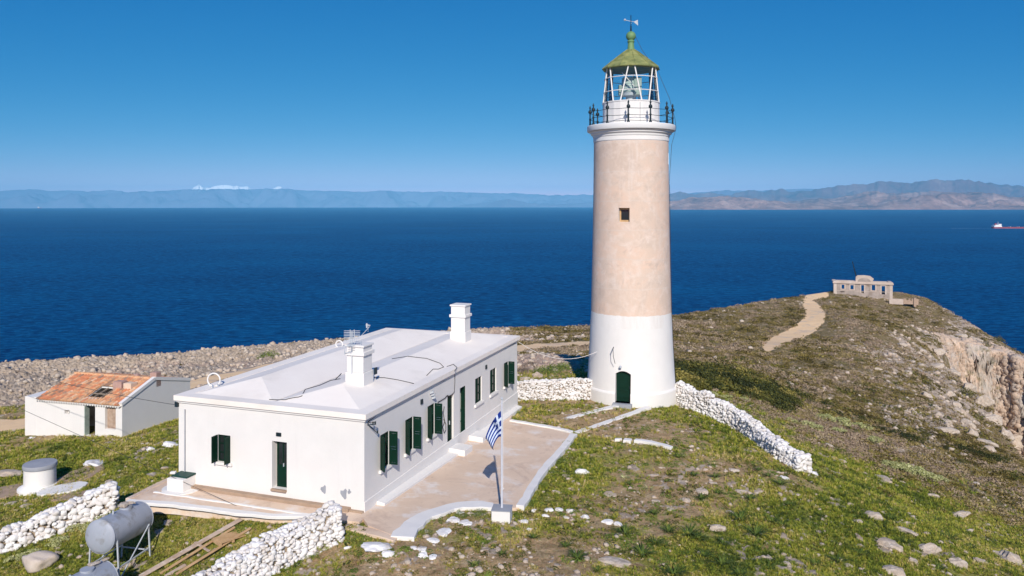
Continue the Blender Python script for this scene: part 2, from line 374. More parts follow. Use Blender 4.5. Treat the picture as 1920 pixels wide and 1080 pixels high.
# ------------------------------------------------------------------ terrain heights
ctl = []
for px, py, z in [(960,1080,.45),(700,1080,.45),(500,1080,.2),(350,1060,-.1),(283,1035,-.4),(150,1080,-.7),(0,1060,-1.1),(-300,1060,-2),
    (0,1000,-1.2),(225,960,-.4),(100,912,-1.2),(0,930,-1.5),(240,945,.1),(430,985,.35),(560,985,.45),(700,1000,.72),(250,860,-.6),(330,830,-.4),
    (120,825,-1.3),(229,822,-1.2),(0,830,-1.7),(0,790,-2.2),(-300,800,-4),(960,990,.42),(1080,960,.25),(1085,860,.15),(1000,770,.25),(1100,790,.1),
    (1183,765,0),(1270,770,-.1),(970,752,.1),(1100,745,0),(1200,1080,.35),(1400,1080,0),(1250,900,.1),(1400,850,-.1),(1520,885,-.7),(1500,1000,-.6),
    (1600,1080,-.9),(1750,1080,-1.6),(1920,1080,-2.6),(2300,1080,-5),(1700,950,-3.2),(1920,960,-6),(1700,870,-5),(1500,800,-3.6),(1350,760,-1.6),
    (1280,700,-2.2),(1450,720,-6),(1700,800,-8.5),(1920,870,-13),(1000,705,-.3),(1070,672,-.85),(1000,674,-.95),(1150,674,-1.0)]:
    v = Pz(px, py, z); ctl.append((v.x, v.y, v.z))
for px, py, Y in [(1000,650,115),(1020,664,104),(1100,648,113),(1100,612,150),(900,615,145),(0,683,95),(200,700,85),(340,700,80),(100,750,62),(340,660,105),
    (500,690,80),(620,660,100),(620,641,120),(1260,590,190),(1260,640,120),(1260,670,88),(1400,570,205),(1500,555,220),(1400,640,150),(1500,620,165),
    (1620,555,229),(1600,650,145),(1700,640,160),(1700,700,120),(1600,730,95),(1760,655,165),(1700,548,240),(1740,560,232),(1790,590,215),(1850,625,200),
    (1920,665,185),(1800,640,184),(1860,652,182),(1800,780,95),(2100,800,150),(2300,900,100),(1180,600,165),(-300,730,80)]:
    v = P(px, py, Y); ctl.append((v.x, v.y, v.z))
for px, py, Y in [(1765,674,163),(1800,715,148),(1835,738,135),(1870,792,118),(1900,850,104),(1950,905,95)]:
    v = P(px, py, Y); ctl.append((v.x, v.y, v.z))
ctl += [(-10,60,-1.4),(-20,70,-3.4),(-30,85,-5.2),(-12,95,-5.6),(-90,60,-8),(-70,110,-11),(60,40,-12),(80,60,-22),(0,10,0),(-20,10,-.8),(25,10,-3),(8,85,-4.6),
        (-9,42,-.2),(-13,40,-.4),(-4,38,.5),(-6.5,33,.7),(-14,36,.3)]
ctl = np.array(ctl)
CS = 30.0
def _U(r2): return np.where(r2 > 1e-12, .5*r2*np.log(np.maximum(r2, 1e-12)), 0)
def _fit():
    p = ctl[:, :2]/CS; n = len(p)
    K = _U(((p[:,None]-p[None])**2).sum(-1)) + np.eye(n)*.0015
    Q = np.c_[np.ones(n), p]; A = np.zeros((n+3, n+3)); A[:n,:n] = K; A[:n,n:] = Q; A[n:,:n] = Q.T
    return np.linalg.solve(A, np.r_[ctl[:,2], 0, 0, 0])
TW = _fit(); n_ctl = len(ctl)
def tps(X, Y):
    X = np.asarray(X, float); Y = np.asarray(Y, float); sh = X.shape; x = X.ravel()/CS; y = Y.ravel()/CS
    out = TW[n_ctl] + TW[n_ctl+1]*x + TW[n_ctl+2]*y
    for i in range(n_ctl):
        r2 = (x-ctl[i,0]/CS)**2 + (y-ctl[i,1]/CS)**2; out = out + TW[i]*_U(r2)
    return out.reshape(sh)
# distance of the skyline (edge of the land) by bearing, bearing given as photo column
SK = np.array([(-700,90),(-300,92),(0,95),(340,105),(620,120),(900,145),(1100,150),(1260,190),(1400,205),(1500,220),(1560,234),(1690,240),(1740,232),(1790,215),(1850,200),(1920,185),(2100,160),(2600,110)], float)
def ysky(c): return np.interp(c, SK[:,0], SK[:,1])
GB = np.array([(1745,165),(1765,163),(1800,149),(1835,136),(1870,119),(1900,105),(1950,96),(2100,88)], float)   # brow of the near slope above the gully
GT = np.array([(1745,184),(1800,184),(1860,183),(1920,176),(2100,150)], float)                                   # rim of the orange cliff
def base_z(X, Y):
    X = np.asarray(X, float); Y = np.asarray(Y, float)
    c = CX + F*X/Y; ys = ysky(c)
    Yc = np.minimum(Y, ys); z = tps(X*Yc/Y, Yc)
    dd = np.maximum(Y-ys, 0); z = z - dd*.45 - dd*dd*.012
    yb = np.interp(c, GB[:,0], GB[:,1]); yt = np.interp(c, GT[:,0], GT[:,1])
    wob = 3.0*(fbm(c*.045, Y*.0+3.1, 3, 5)-.5)
    yt = yt + wob
    dep = (24+12*sm(1840,1920,c))*sm(1748, 1835, c+22*(fbm(Y*.15, Y*0+2., 3, 9)-.5))
    k = sm(-.02, .40, (Y-yb)/np.maximum(yt-5.5-yb, 1)) * (1-sm(0, 1, (Y-(yt-5.5))/5.5))
    z = z - dep*k
    return np.maximum(z, -112)
def _grid_dist(poly, X, Y):                        # signed distance to a polygon, + inside
    X = np.asarray(X, float); Y = np.asarray(Y, float); d = np.full(X.shape, 1e9); ins = np.zeros(X.shape, bool); n = len(poly)
    for i in range(n):
        ax, ay = poly[i][:2]; bx, by = poly[(i+1) % n][:2]
        t = np.clip(((X-ax)*(bx-ax)+(Y-ay)*(by-ay))/max((bx-ax)**2+(by-ay)**2, 1e-9), 0, 1)
        d = np.minimum(d, np.hypot(X-ax-t*(bx-ax), Y-ay-t*(by-ay)))
        ins ^= ((ay > Y) != (by > Y)) & (X < (bx-ax)*(Y-ay)/((by-ay) if abs(by-ay) > 1e-9 else 1e-9)+ax)
    return np.where(ins, d, -d)
_Ys = np.exp(np.linspace(math.log(19), math.log(300), 1500))
def G(px, py):                                     # photo pixel -> point on the smooth ground
    X = (px-CX)/F*_Ys; z = base_z(X, _Ys); ray = H-(py-CY)/F*_Ys
    k = np.argmax(ray < z)
    if not (ray < z).any(): k = len(_Ys)-1
    return Vector((float(X[k]), float(_Ys[k]), float(z[k])))
# house frame: near corner C, x along the front facade (to the right), y along the long facade (away)
C = Vector((-5.92, 31.0, 0)); TH = math.atan2(-.327, .945); ux, uy = Vector((.327,.945,0)), Vector((.945,-.327,0))
HW, HL = 9.25, 19.1
def hl(x, y, z=0): return C + uy*x + ux*y + Vector((0,0,z))
def hinv(X, Y): dx = X-C.x; dy = Y-C.y; return dx*.945-dy*.327, dx*.327+dy*.945
def terz(X, Y):                                    # level of the main terrace
    v_, u_ = hinv(X, Y); return .85 - .026*u_ - .047*np.maximum(v_, 0)
def T(px, py):                                     # pixel -> point on the terrace plane
    z = .6
    for _ in range(12): p = Pz(px, py, z); z = float(terz(p.x, p.y))
    return Vector((p.x, p.y, z))
TERR = [hl(.0,-.3), T(690,985), T(740,1005), T(790,962), T(860,945), T(930,952), T(978,952), T(1003,905), T(1048,850), T(1078,815), T(1005,797), T(957,785), hl(0,HL)]
FTER = [hl(.3,-.2), hl(.3,-.9), Pz(640,975,.85), Pz(600,966,.85), Pz(520,967,.85), Pz(430,957,.85), Pz(330,944,.85), Pz(236,938,.85), Pz(318,896,.85), hl(-HW-.6,.2), hl(-HW,.2)]
HOUSE = [hl(0,0), hl(-HW,0), hl(-HW,HL), hl(0,HL)]
def zones(X, Y, c, r):
    """ground cover by place: c, r = photo column and row of the smooth ground at this point"""
    def g(cx, cy, sx, sy): return np.exp(-((c-cx)/sx)**2-((r-cy)/sy)**2)
    rockL = sm(57, 66, Y+3*fbm(X*.12, Y*.12, 3, 3))*(1-sm(930, 975, c))*(1 - np.clip(g(40,778,70,16)*1.6,0,1))
    rockM = np.clip(g(1015,682,75,17)*1.3 + g(980,636,90,7)*.7, 0, 1)*(Y > 57)
    head = sm(66, 80, Y+5*fbm(X*.06, Y*.06, 3, 9))*sm(940, 975, c)*(1-rockM)
    right = sm(10, 20, X)*sm(1300, 1480, c)*sm(-40, 25, (r*-1)+ 700+ (c-1270)*.42)    # brushy upper slope on the right
    scr = np.clip(head + right, 0, 1)
    green = .54 + .35*g(1080,870,60,60) + .45*g(1420,790,90,40) + .4*g(1620,940,170,80) + .35*g(1550,1060,260,60) + .4*g(60,900,140,60) + .3*g(260,850,120,60) \
        + .35*g(100,1040,160,50) + .3*g(350,1030,120,40) + .35*g(1850,1010,160,90) + .3*g(1000,920,60,60) + .2*g(1350,1000,120,60) \
        - .42*g(1150,792,130,22) - .50*g(980,1045,150,55) - .30*g(1150,950,110,50) - .42*g(1310,905,150,45) - .25*g(700,1060,140,40) - .3*g(1060,790,60,20) - .35*g(1190,1060,80,30) \
        - .25*g(1520,915,60,30) - .3*g(1530,990,70,30) - .2*g(420,1050,80,30)
    lush = np.clip(.25 + .9*g(1430,790,110,50) + .8*g(1640,960,220,100) + .6*g(60,880,160,50) + .6*g(1500,1060,260,50) + .5*g(1200,980,110,30) + .6*g(1080,870,70,60) + .4*g(150,1050,200,60), 0, 1)
    patch = fbm(X*.33, Y*.33, 5, 21)
    rockn = sm(.47, .60, fbm(X*3.1, Y*3.1, 3, 43))*sm(.54, .62, fbm(X*.55+9, Y*.55, 5, 40, .6) + .10*(g(1150,1050,90,30)+g(1300,920,150,50)+g(1700,1000,200,80)+g(1150,795,120,20)) - .04)
    near = (1-rockL)*(1-rockM)
    rockh = sm(.44, .58, fbm(X*1.1, Y*1.1, 4, 57))*sm(.50, .60, fbm(X*.16, Y*.16, 6, 55, .65) + .14*(g(1720,680,90,60)+g(1850,600,70,40)+g(1560,720,200,30)*.3+g(1800,790,60,60)*1.2) - .16*g(1370,630,170,60))
    rock = np.clip(rockL + rockM + near*(1-scr)*rockn*.62 + scr*np.clip(rockh*(.5+.4*g(1760,700,90,90)) + .9*sm(.45,.58,fbm(X*.5,Y*.5,4,58)+.10*g(1850,600,60,35)+.08*g(1790,770,70,60)-.03)*np.clip(g(1800,770,90,60)+g(1850,610,90,35)+g(1700,660,70,40),0,1), 0, 1), 0, 1)
    yt = np.interp(c, GT[:,0], GT[:,1])
    cliff = sm(1750, 1785, c+60*(fbm(X*.5, Y*.5, 4, 12)-.5))*sm(-20, -8, Y-yt)*(1-sm(1.0, 3.0, Y-yt+2*(fbm(c*.06, Y*.1, 3, 8)-.5)))
    return dict(green=np.clip(green + 1.0*(patch-.5) + .5*(fbm(X*1.4, Y*1.4, 3, 29)-.5), 0, 1)*near, rock=rock*(1-cliff), scr=scr*(1-.0*rockh), cliff=cliff, lush=lush, pink=np.clip(rockM + .6*rockL*sm(.5,.7,fbm(X*.1,Y*.1,3,77)),0,1),
                rockL=rockL, rockM=rockM, head=head)
def relief(X, Y, zn):
    wx = X + .5*(fbm(X*.9, Y*.9, 3, 61)-.5); wy = Y + .5*(fbm(X*.9, Y*.9, 3, 62)-.5)
    f1, f2, cid = worley(wx*.95, wy*.95, 3); g1, g2, cid2 = worley(wx*2.1, wy*2.1, 5)
    crag = .45*(.62*cid+.25)*sm(.0, .22, f2-f1)*(1-.45*f1) + .30*(cid2)*sm(0, .18, g2-g1) + .75*(.5-np.abs(fbm(X*1.1, Y*1.1, 4, 66, .6)-.5)*3.2) + .35*(.5-np.abs(fbm(X*3.3, Y*3.3, 2, 67)-.5)*3)
    big = 1.1*(fbm(X*.11, Y*.11, 4, 15)-.5)
    rr = np.clip(zn['rockL']+zn['rockM']*.8, 0, 1)
    z = rr*(crag*.66 + big - .2 + .22*(fbm(X*2.3, Y*2.3, 3, 63)-.5))
    near = (1-rr)*(1-zn['scr'])
    z = z + near*(.16*(fbm(X*.8, Y*.8, 4, 71)-.5) + .07*(fbm(X*4, Y*4, 3, 72)-.5) + .16*np.clip(zn['rock'], 0, 1)*(cid2*.7+.1)*sm(0,.2,g2-g1))
    z = z + zn['scr']*(.5*(fbm(X*.25, Y*.25, 4, 81)-.5) + .25*(fbm(X*1.3, Y*1.3, 3, 82)-.5) + .45*zn['rock']*crag)
    return z
def flatmask(X, Y):                                # where terraces and the tower stand the ground is smooth and sunk a little
    a = np.maximum.reduce([_grid_dist([tuple(p) for p in q], X, Y) for q in (TERR, FTER, HOUSE)])
    return a
def ground(X, Y, full=False):
    X = np.asarray(X, float); Y = np.asarray(Y, float)
    z0 = base_z(X, Y); c = CX+F*X/Y; r = CY+F*(H-z0)/Y
    zn = zones(X, Y, c, r); rel = relief(X, Y, zn)
    s = flatmask(X, Y); edge = 1-sm(-1.2, 0, s)
    tw = np.hypot(X-8.15, Y-53); edge = edge*sm(3.2, 4.5, tw)
    fade = 1-sm(ysky(c)+2, ysky(c)+12, Y)
    # level the ground up to the terraces
    tz = np.where(hinv(X, Y)[0] > -.3, terz(X, Y), .85)
    hv = hinv(X, Y)[0]; lv = np.where(s > -2.0, sm(-2.0, -.6, s), 0)*(hv > -HW-2)*(Y < 50)*np.where(hv < -1.0, .45, 1)
    z0b = z0*(1-lv*.85) + (tz-.12)*lv*.85
    z = z0b + rel*edge*fade
    z = np.where(s > .05, np.minimum(z, tz-.35), z)
    pth, d = pathmask(X, Y, c, r); z = z*1.0 - 0
    z = np.where(pth > 0, z0 + .02*(fbm(X*1.5, Y*1.5, 3, 90)-.5), z*(1-sm(-6,0,d)) + z0*sm(-6,0,d))
    if full: return z, zn, c, r, pth
    return z
PT1 = [(1440,648,15),(1470,634,15),(1500,622,18),(1518,608,21),(1530,593,24),(1524,580,19),(1516,570,14),(1514,562,11),(1522,556,9),(1548,552,7)]
PT2 = [(-200,800,22),(25,797,14),(60,792,12),(200,760,9),(365,719,9),(500,690,9),(700,668,7),(900,662,7),(965,655,8),(1010,650,7),(1060,645,5),(1130,642,4),(1200,640,3)]
def pathmask(X, Y, c, r):
    best = np.full(np.shape(X), -1e3)
    nz = 5*(fbm(X*.5, Y*.5, 3, 33)-.5)
    for pts in (PT1, PT2):
        for (ax, ay, aw), (bx, by, bw) in zip(pts[:-1], pts[1:]):
            t = np.clip(((c-ax)*(bx-ax)+(r-ay)*(by-ay))/((bx-ax)**2+(by-ay)**2), 0, 1)
            d = np.hypot((c-ax-t*(bx-ax)), (r-ay-t*(by-ay))*1.0); best = np.maximum(best, (aw+(bw-aw)*t)*.8-d)
    best = best + nz*np.where(best > -10, 1, 0)
    return (best > 0), best

# ------------------------------------------------------------------ build the land as one sheet (track faces split off)
def build_land():
    cols = np.r_[np.linspace(-700, -20, 90, endpoint=False), np.linspace(-20, 1960, 1000), np.linspace(1962, 2600, 90)]
    t = np.r_[np.linspace(0, .925, 700, endpoint=False), np.linspace(.925, .992, 260, endpoint=False), np.linspace(.992, 1, 8)]
    ys = ysky(cols)
    Y0 = 15.0
    Ym = Y0*(ys[None]/Y0)**t[:, None]
    # finer rows on the cliff
    ext = ys[None] + np.array([1.5,3,5,8,12,17,23,30,38,47,57,68,80,92])[:, None]
    Yg = np.r_[Ym, ext]
    Xg = (cols[None]-CX)/F*Yg
    z, zn, c, r, pth = ground(Xg, Yg, True)
    cl = zn['cliff']
    n3 = fbm(Xg*.5+z*.35, z*.5+Yg*.3, 5, 101)-.5; n4 = fbm(Xg*.9, z*1.5+Yg*.5, 5, 102, .65)-.5; n5, n6, ci = worley(Xg*.22, z*.22+Yg*.1, 44)
    Yd = Yg - cl*(2.4*n3+1.2*n4+1.6*(ci-.5)+.8*np.round(2*(fbm(z*.35+Xg*.05, Xg*.08, 3, 104)))*1.0); Xd = Xg + cl*(n4*.6); z = z + cl*(n4*.8)
    nr, nc = Yg.shape
    idx = np.arange(nr*nc).reshape(nr, nc)
    q = np.stack([idx[:-1,:-1], idx[:-1,1:], idx[1:,1:], idx[1:,:-1]], -1).reshape(-1, 4)
    pf = (pth[:-1,:-1] & pth[1:,1:]).ravel()
    V = np.stack([Xd, Yd, z], -1).reshape(-1, 3)
    z1 = np.stack([zn['green'], zn['rock'], zn['scr'], np.ones_like(z)], -1).reshape(-1, 4)
    z2 = np.stack([zn['cliff'], zn['lush'], zn['pink'], np.ones_like(z)], -1).reshape(-1, 4)
    def mk(name, faces, m, attrs):
        use = np.unique(faces); remap = np.full(len(V), -1); remap[use] = np.arange(len(use)); f = remap[faces]
        o = fast_mesh(name, V[use], f, m, smooth=True)
        if attrs:
            for nm, arr in (('zone', z1), ('zone2', z2)):
                at = o.data.color_attributes.new(nm, 'FLOAT_COLOR', 'POINT'); at.data.foreach_set('color', arr[use].astype(np.float32).ravel())
        return o
    tag(mk('ground', q[~pf], M['ground'], True), kind='structure')
    mid = c[:-1,:-1].ravel() > 1300
    tag(mk('dirt_track', q[pf & mid], M['path'], False), 'sandy dirt track winding up to the ruin', 'track', kind='structure')
    tag(mk('dirt_track', q[pf & ~mid], M['path'], False), 'sandy dirt track behind the houses', 'track', kind='structure')
def fast_mesh(name, V, Fc, m, smooth=False, rnd=None):
    me = bpy.data.meshes.new(name); k = Fc.shape[1]
    me.vertices.add(len(V)); me.vertices.foreach_set('co', V.astype(np.float32).ravel())
    me.loops.add(Fc.size); me.loops.foreach_set('vertex_index', Fc.astype(np.int32).ravel())
    me.polygons.add(len(Fc)); me.polygons.foreach_set('loop_start', np.arange(0, Fc.size, k, dtype=np.int32))
    if smooth: me.polygons.foreach_set('use_smooth', np.ones(len(Fc), bool))
    me.update(calc_edges=True); me.validate()
    me.materials.append(m)
    if rnd is not None:
        at = me.attributes.new('rnd', 'FLOAT', 'POINT'); at.data.foreach_set('value', rnd.astype(np.float32))
    o = bpy.data.objects.new(name, me); COL.objects.link(o); return o
build_land()

# sea: a disc as wide as the horizon seen from this height, sheet of water at -106.75 m
def build_sea():
    zs = -106.75; rad = [0,60,120,200,300,420,560,760,1000,1400,2000,3000,4500,7000,10000,14000,19400]
    n = 180; vs = [(0,0,zs)]; fs = []
    for r_ in rad[1:]:
        for k in range(n): vs.append((r_*math.cos(2*math.pi*k/n), r_*math.sin(2*math.pi*k/n), zs))
    for k in range(n): fs.append((0, 1+k, 1+(k+1)%n))
    for i in range(len(rad)-2):
        for k in range(n):
            a = 1+i*n; fs.append((a+k, a+n+k, a+n+(k+1)%n, a+(k+1)%n))
    me = bpy.data.meshes.new('sea'); me.from_pydata(vs, [], fs); me.materials.append(M['sea'])
    o = bpy.data.objects.new('sea', me); COL.objects.link(o); tag(o, kind='structure')
build_sea()

# far coasts: ridges of real height standing beyond the strait
def ridge(name, Y, depth, prof, m, seed, rough, foot=-107, label=None):
    """prof: (photo column, photo row of the crest)"""
    prof = np.array(prof, float); cols = np.linspace(prof[0,0], prof[-1,0], 420)
    top = np.interp(cols, prof[:,0], prof[:,1]); top = top + rough*(1.3*(fbm(cols*.03, cols*0+seed, 5, seed, .6)-.5) + .5*(fbm(cols*.11, cols*0+seed, 4, seed+5)-.5))
    rows = np.linspace(0, 1, 40)
    s = rows[:, None]; Yg = Y + depth*s + 0*cols[None]; Xg = (cols[None]-CX)/F*Yg
    hz = H-(top-CY)/F*(Y+depth) - foot; hz = np.maximum(hz, 0)
    rise = s**.8
    nn = fbm(Xg/ (depth*.35), Yg/(depth*.35), 6, seed+3, .55)-.5
    z = foot + hz[None]*np.clip(rise + nn*1.9*np.sin(math.pi*np.clip(s,0,1))**.8, 0, 1.0)
    # back slope
    Yb = Y+depth*1.4; z = np.r_[z, np.full((1, len(cols)), foot-30)]; Yg = np.r_[Yg, np.full((1, len(cols)), Yb)]; Xg = np.r_[Xg, ((cols-CX)/F*(Y+depth))[None]]
    nr, nc = Yg.shape; idx = np.arange(nr*nc).reshape(nr, nc)
    q = np.stack([idx[:-1,:-1], idx[:-1,1:], idx[1:,1:], idx[1:,:-1]], -1).reshape(-1, 4)
    o = fast_mesh(name, np.stack([Xg, Yg, z], -1).reshape(-1, 3), q, m, smooth=True)
    tag(o, label, kind='structure'); return o
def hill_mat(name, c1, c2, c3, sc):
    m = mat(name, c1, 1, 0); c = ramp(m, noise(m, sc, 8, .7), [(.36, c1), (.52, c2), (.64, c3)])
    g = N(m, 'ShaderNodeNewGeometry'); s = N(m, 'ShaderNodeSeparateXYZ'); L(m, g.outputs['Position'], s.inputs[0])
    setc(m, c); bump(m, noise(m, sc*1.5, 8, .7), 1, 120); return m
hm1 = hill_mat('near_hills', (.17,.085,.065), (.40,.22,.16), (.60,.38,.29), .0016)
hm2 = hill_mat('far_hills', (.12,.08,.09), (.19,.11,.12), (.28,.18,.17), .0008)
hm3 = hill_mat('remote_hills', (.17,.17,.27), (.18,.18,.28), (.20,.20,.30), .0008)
ridge('hills', 13300, 1500, [(1225,379),(1255,377),(1300,371),(1365,367),(1400,369),(1440,375),(1500,384),(1560,386),(1620,380),(1680,375),(1740,366),(1800,362),(1860,374),(1920,378),(2050,368),(2300,372)], hm1, 5, 5, label='brown coastal hills across the strait')
ridge('hills', 13700, 4000, [(1400,383),(1500,377),(1560,372),(1620,361),(1700,362),(1760,360),(1840,362),(1900,370),(2000,364),(2300,366)], hm1, 15, 6, label='higher brown hills behind the far shore')
ridge('hills', 18000, 5000, [(1180,376),(1215,374),(1255,365),(1275,361),(1300,366),(1360,364),(1400,359),(1430,362),(1465,355),(1520,357),(1570,353),(1600,349),(1650,345),(1690,346),(1730,342),(1760,340),(1800,342),(1850,345),(1900,348),(1960,350),(2100,345),(2300,352)], hm2, 25, 8, foot=-200, label='dark mountain range behind the brown hills')
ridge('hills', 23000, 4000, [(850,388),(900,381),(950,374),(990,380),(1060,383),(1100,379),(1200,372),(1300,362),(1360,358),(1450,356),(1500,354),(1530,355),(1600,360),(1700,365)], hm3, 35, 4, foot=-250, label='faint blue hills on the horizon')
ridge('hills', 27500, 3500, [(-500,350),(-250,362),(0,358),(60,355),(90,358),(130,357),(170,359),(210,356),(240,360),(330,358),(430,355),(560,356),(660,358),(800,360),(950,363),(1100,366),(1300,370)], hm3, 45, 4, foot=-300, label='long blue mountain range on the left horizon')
snow = mat('snow', (.9,.9,.93), .8, .2)
ridge('snowy_peaks', 31500, 1500, [(340,372),(365,352),(373,347),(380,353),(395,353),(405,349),(418,346),(432,347),(450,349),(465,350),(480,356),(512,355),(520,350),(527,350),(533,358),(560,372)], snow, 55, 3, foot=-300, label='snow covered peaks far behind the blue range')

# haze over the strait: one closed box round everything
hb = MB(); hb.box(-60000, 60000, -3000, 40000, -1000, 830)
hz = bpy.data.materials.new('haze_air'); hz.use_nodes = True; t_ = hz.node_tree; t_.nodes.clear()
ho = t_.nodes.new('ShaderNodeOutputMaterial'); pv = t_.nodes.new('ShaderNodeVolumePrincipled')
pv.inputs['Color'].default_value = (.17,.56,.92,1); pv.inputs['Density'].default_value = 3.6e-5; pv.inputs['Anisotropy'].default_value = -.35
t_.links.new(pv.outputs[0], ho.inputs['Volume'])
tag(hb.build('haze', hz), kind='stuff')

# ------------------------------------------------------------------ terraces, kerbs
def ribbon_sheet(name, poly, zf, m, step=.5):
    b = MB(); b.prism([(p[0], p[1]) for p in poly], lambda x, y: zf(x, y)-.45, lambda x, y: zf(x, y)); return b.build(name, m)
tag(ribbon_sheet('terrace', TERR, lambda x, y: float(terz(x, y)), M['concrete']), kind='structure')
tag(ribbon_sheet('terrace', FTER, lambda x, y: .846, M['concrete']), kind='structure')
def resample(pts, step):
    pts = [Vector(p) for p in pts]; out = [pts[0]]
    for a, b in zip(pts[:-1], pts[1:]):
        n = max(1, int((b-a).length/step))
        for i in range(1, n+1): out.append(a.lerp(b, i/n))
    return out
def kerb(name, pts, wd, h, m, zf, below=.5, jitter=.03, seed=0):
    """low painted kerb following a line; zf gives the level its foot stands at"""
    r = random.Random(seed); pts = resample(pts, .35); vs = []; fs = []
    for _ in range(2): pts = [pts[0]] + [(pts[i-1]+pts[i]*2+pts[i+1])/4 for i in range(1, len(pts)-1)] + [pts[-1]]
    for i, p in enumerate(pts):
        d = (pts[min(i+1, len(pts)-1)]-pts[max(i-1, 0)]); d.z = 0; d.normalize(); s_ = Vector((d.y, -d.x, 0))
        wv = (wd[0]+(wd[1]-wd[0])*i/(len(pts)-1)) if isinstance(wd, tuple) else wd
        a = p - s_*(wv/2+r.uniform(-jitter, jitter)); b = p + s_*(wv/2+r.uniform(-jitter, jitter)); z = zf(p.x, p.y) + h + r.uniform(-.008, .008)
        vs += [(a.x,a.y,z-below),(a.x,a.y,z),(b.x,b.y,z),(b.x,b.y,z-below)]
    for i in range(len(pts)-1):
        q = 4*i
        for k in range(3): fs.append([q+k, q+k+1, q+5+k, q+4+k])
    fs += [[0,1,2,3], [4*(len(pts)-1)+k for k in (3,2,1,0)]]
    b = MB(); b.add(vs, fs); o = b.build(name, m, bevel=.02); tag(o, kind='structure'); return o
TZ = lambda x, y: float(terz(x, y)); GZ = lambda x, y: float(base_z(np.array(x), np.array(y)))
kerb('kerb', [T(974,952), T(990,930), T(1003,905), T(1022,878), T(1048,850), T(1076,816)], .36, .10, M['white'], TZ, seed=1)
kerb('kerb', [T(1072,811), T(1040,803), T(1003,797), T(957,789)], .32, .07, M['white'], TZ, seed=2)
kerb('kerb', [Pz(1004,797,.12), Pz(1060,786,.1), Pz(1110,774,.06), Pz(1160,762,.04)], .42, .13, M['white'], lambda x,y: .02, seed=3)
kerb('kerb', [Pz(1079,812,.1), Pz(1120,800,.06), Pz(1170,783,.03), Pz(1216,765,.03)], .42, .13, M['white'], lambda x,y: .02, seed=4)
kerb('kerb', [T(754,1008), T(764,990), T(784,974), T(812,960), T(845,950), T(880,945), T(925,948)], (.85,.55), .035, M['white'], TZ, jitter=.07, seed=5)
kerb('kerb', [Pz(238,940,.85), Pz(330,946,.85), Pz(430,959,.85), Pz(520,969,.85), Pz(604,967,.85), Pz(640,962,.85)], .30, .05, M['white'], lambda x,y: .85, seed=6, below=.12)
kerb('kerb', [Pz(240,936,.85), Pz(280,915,.85), Pz(318,898,.85)], .28, .03, M['concrete'], lambda x,y: .85, seed=7)
kerb('kerb', [G(1153,826), G(1166,827)], .22, .12, M['white'], GZ, jitter=.08, seed=8)
kerb('kerb', [G(1170,828), G(1184,829)], .45, .14, M['white'], GZ, jitter=.08, seed=18)
kerb('kerb', [G(1190,829), G(1222,834), G(1260,844)], .34, .16, M['white'], GZ, jitter=.08, seed=9)
kerb('kerb', [G(655,992), G(700,1003), G(744,1014)], .5, .10, M['concrete'], GZ, seed=10)
kerb('kerb', [hl(-9.6,-1.05,.85), hl(-5,-1.0,.85), hl(-1.0,-.95,.85)], .14, .03, M['white'], lambda x,y: .85, seed=12)

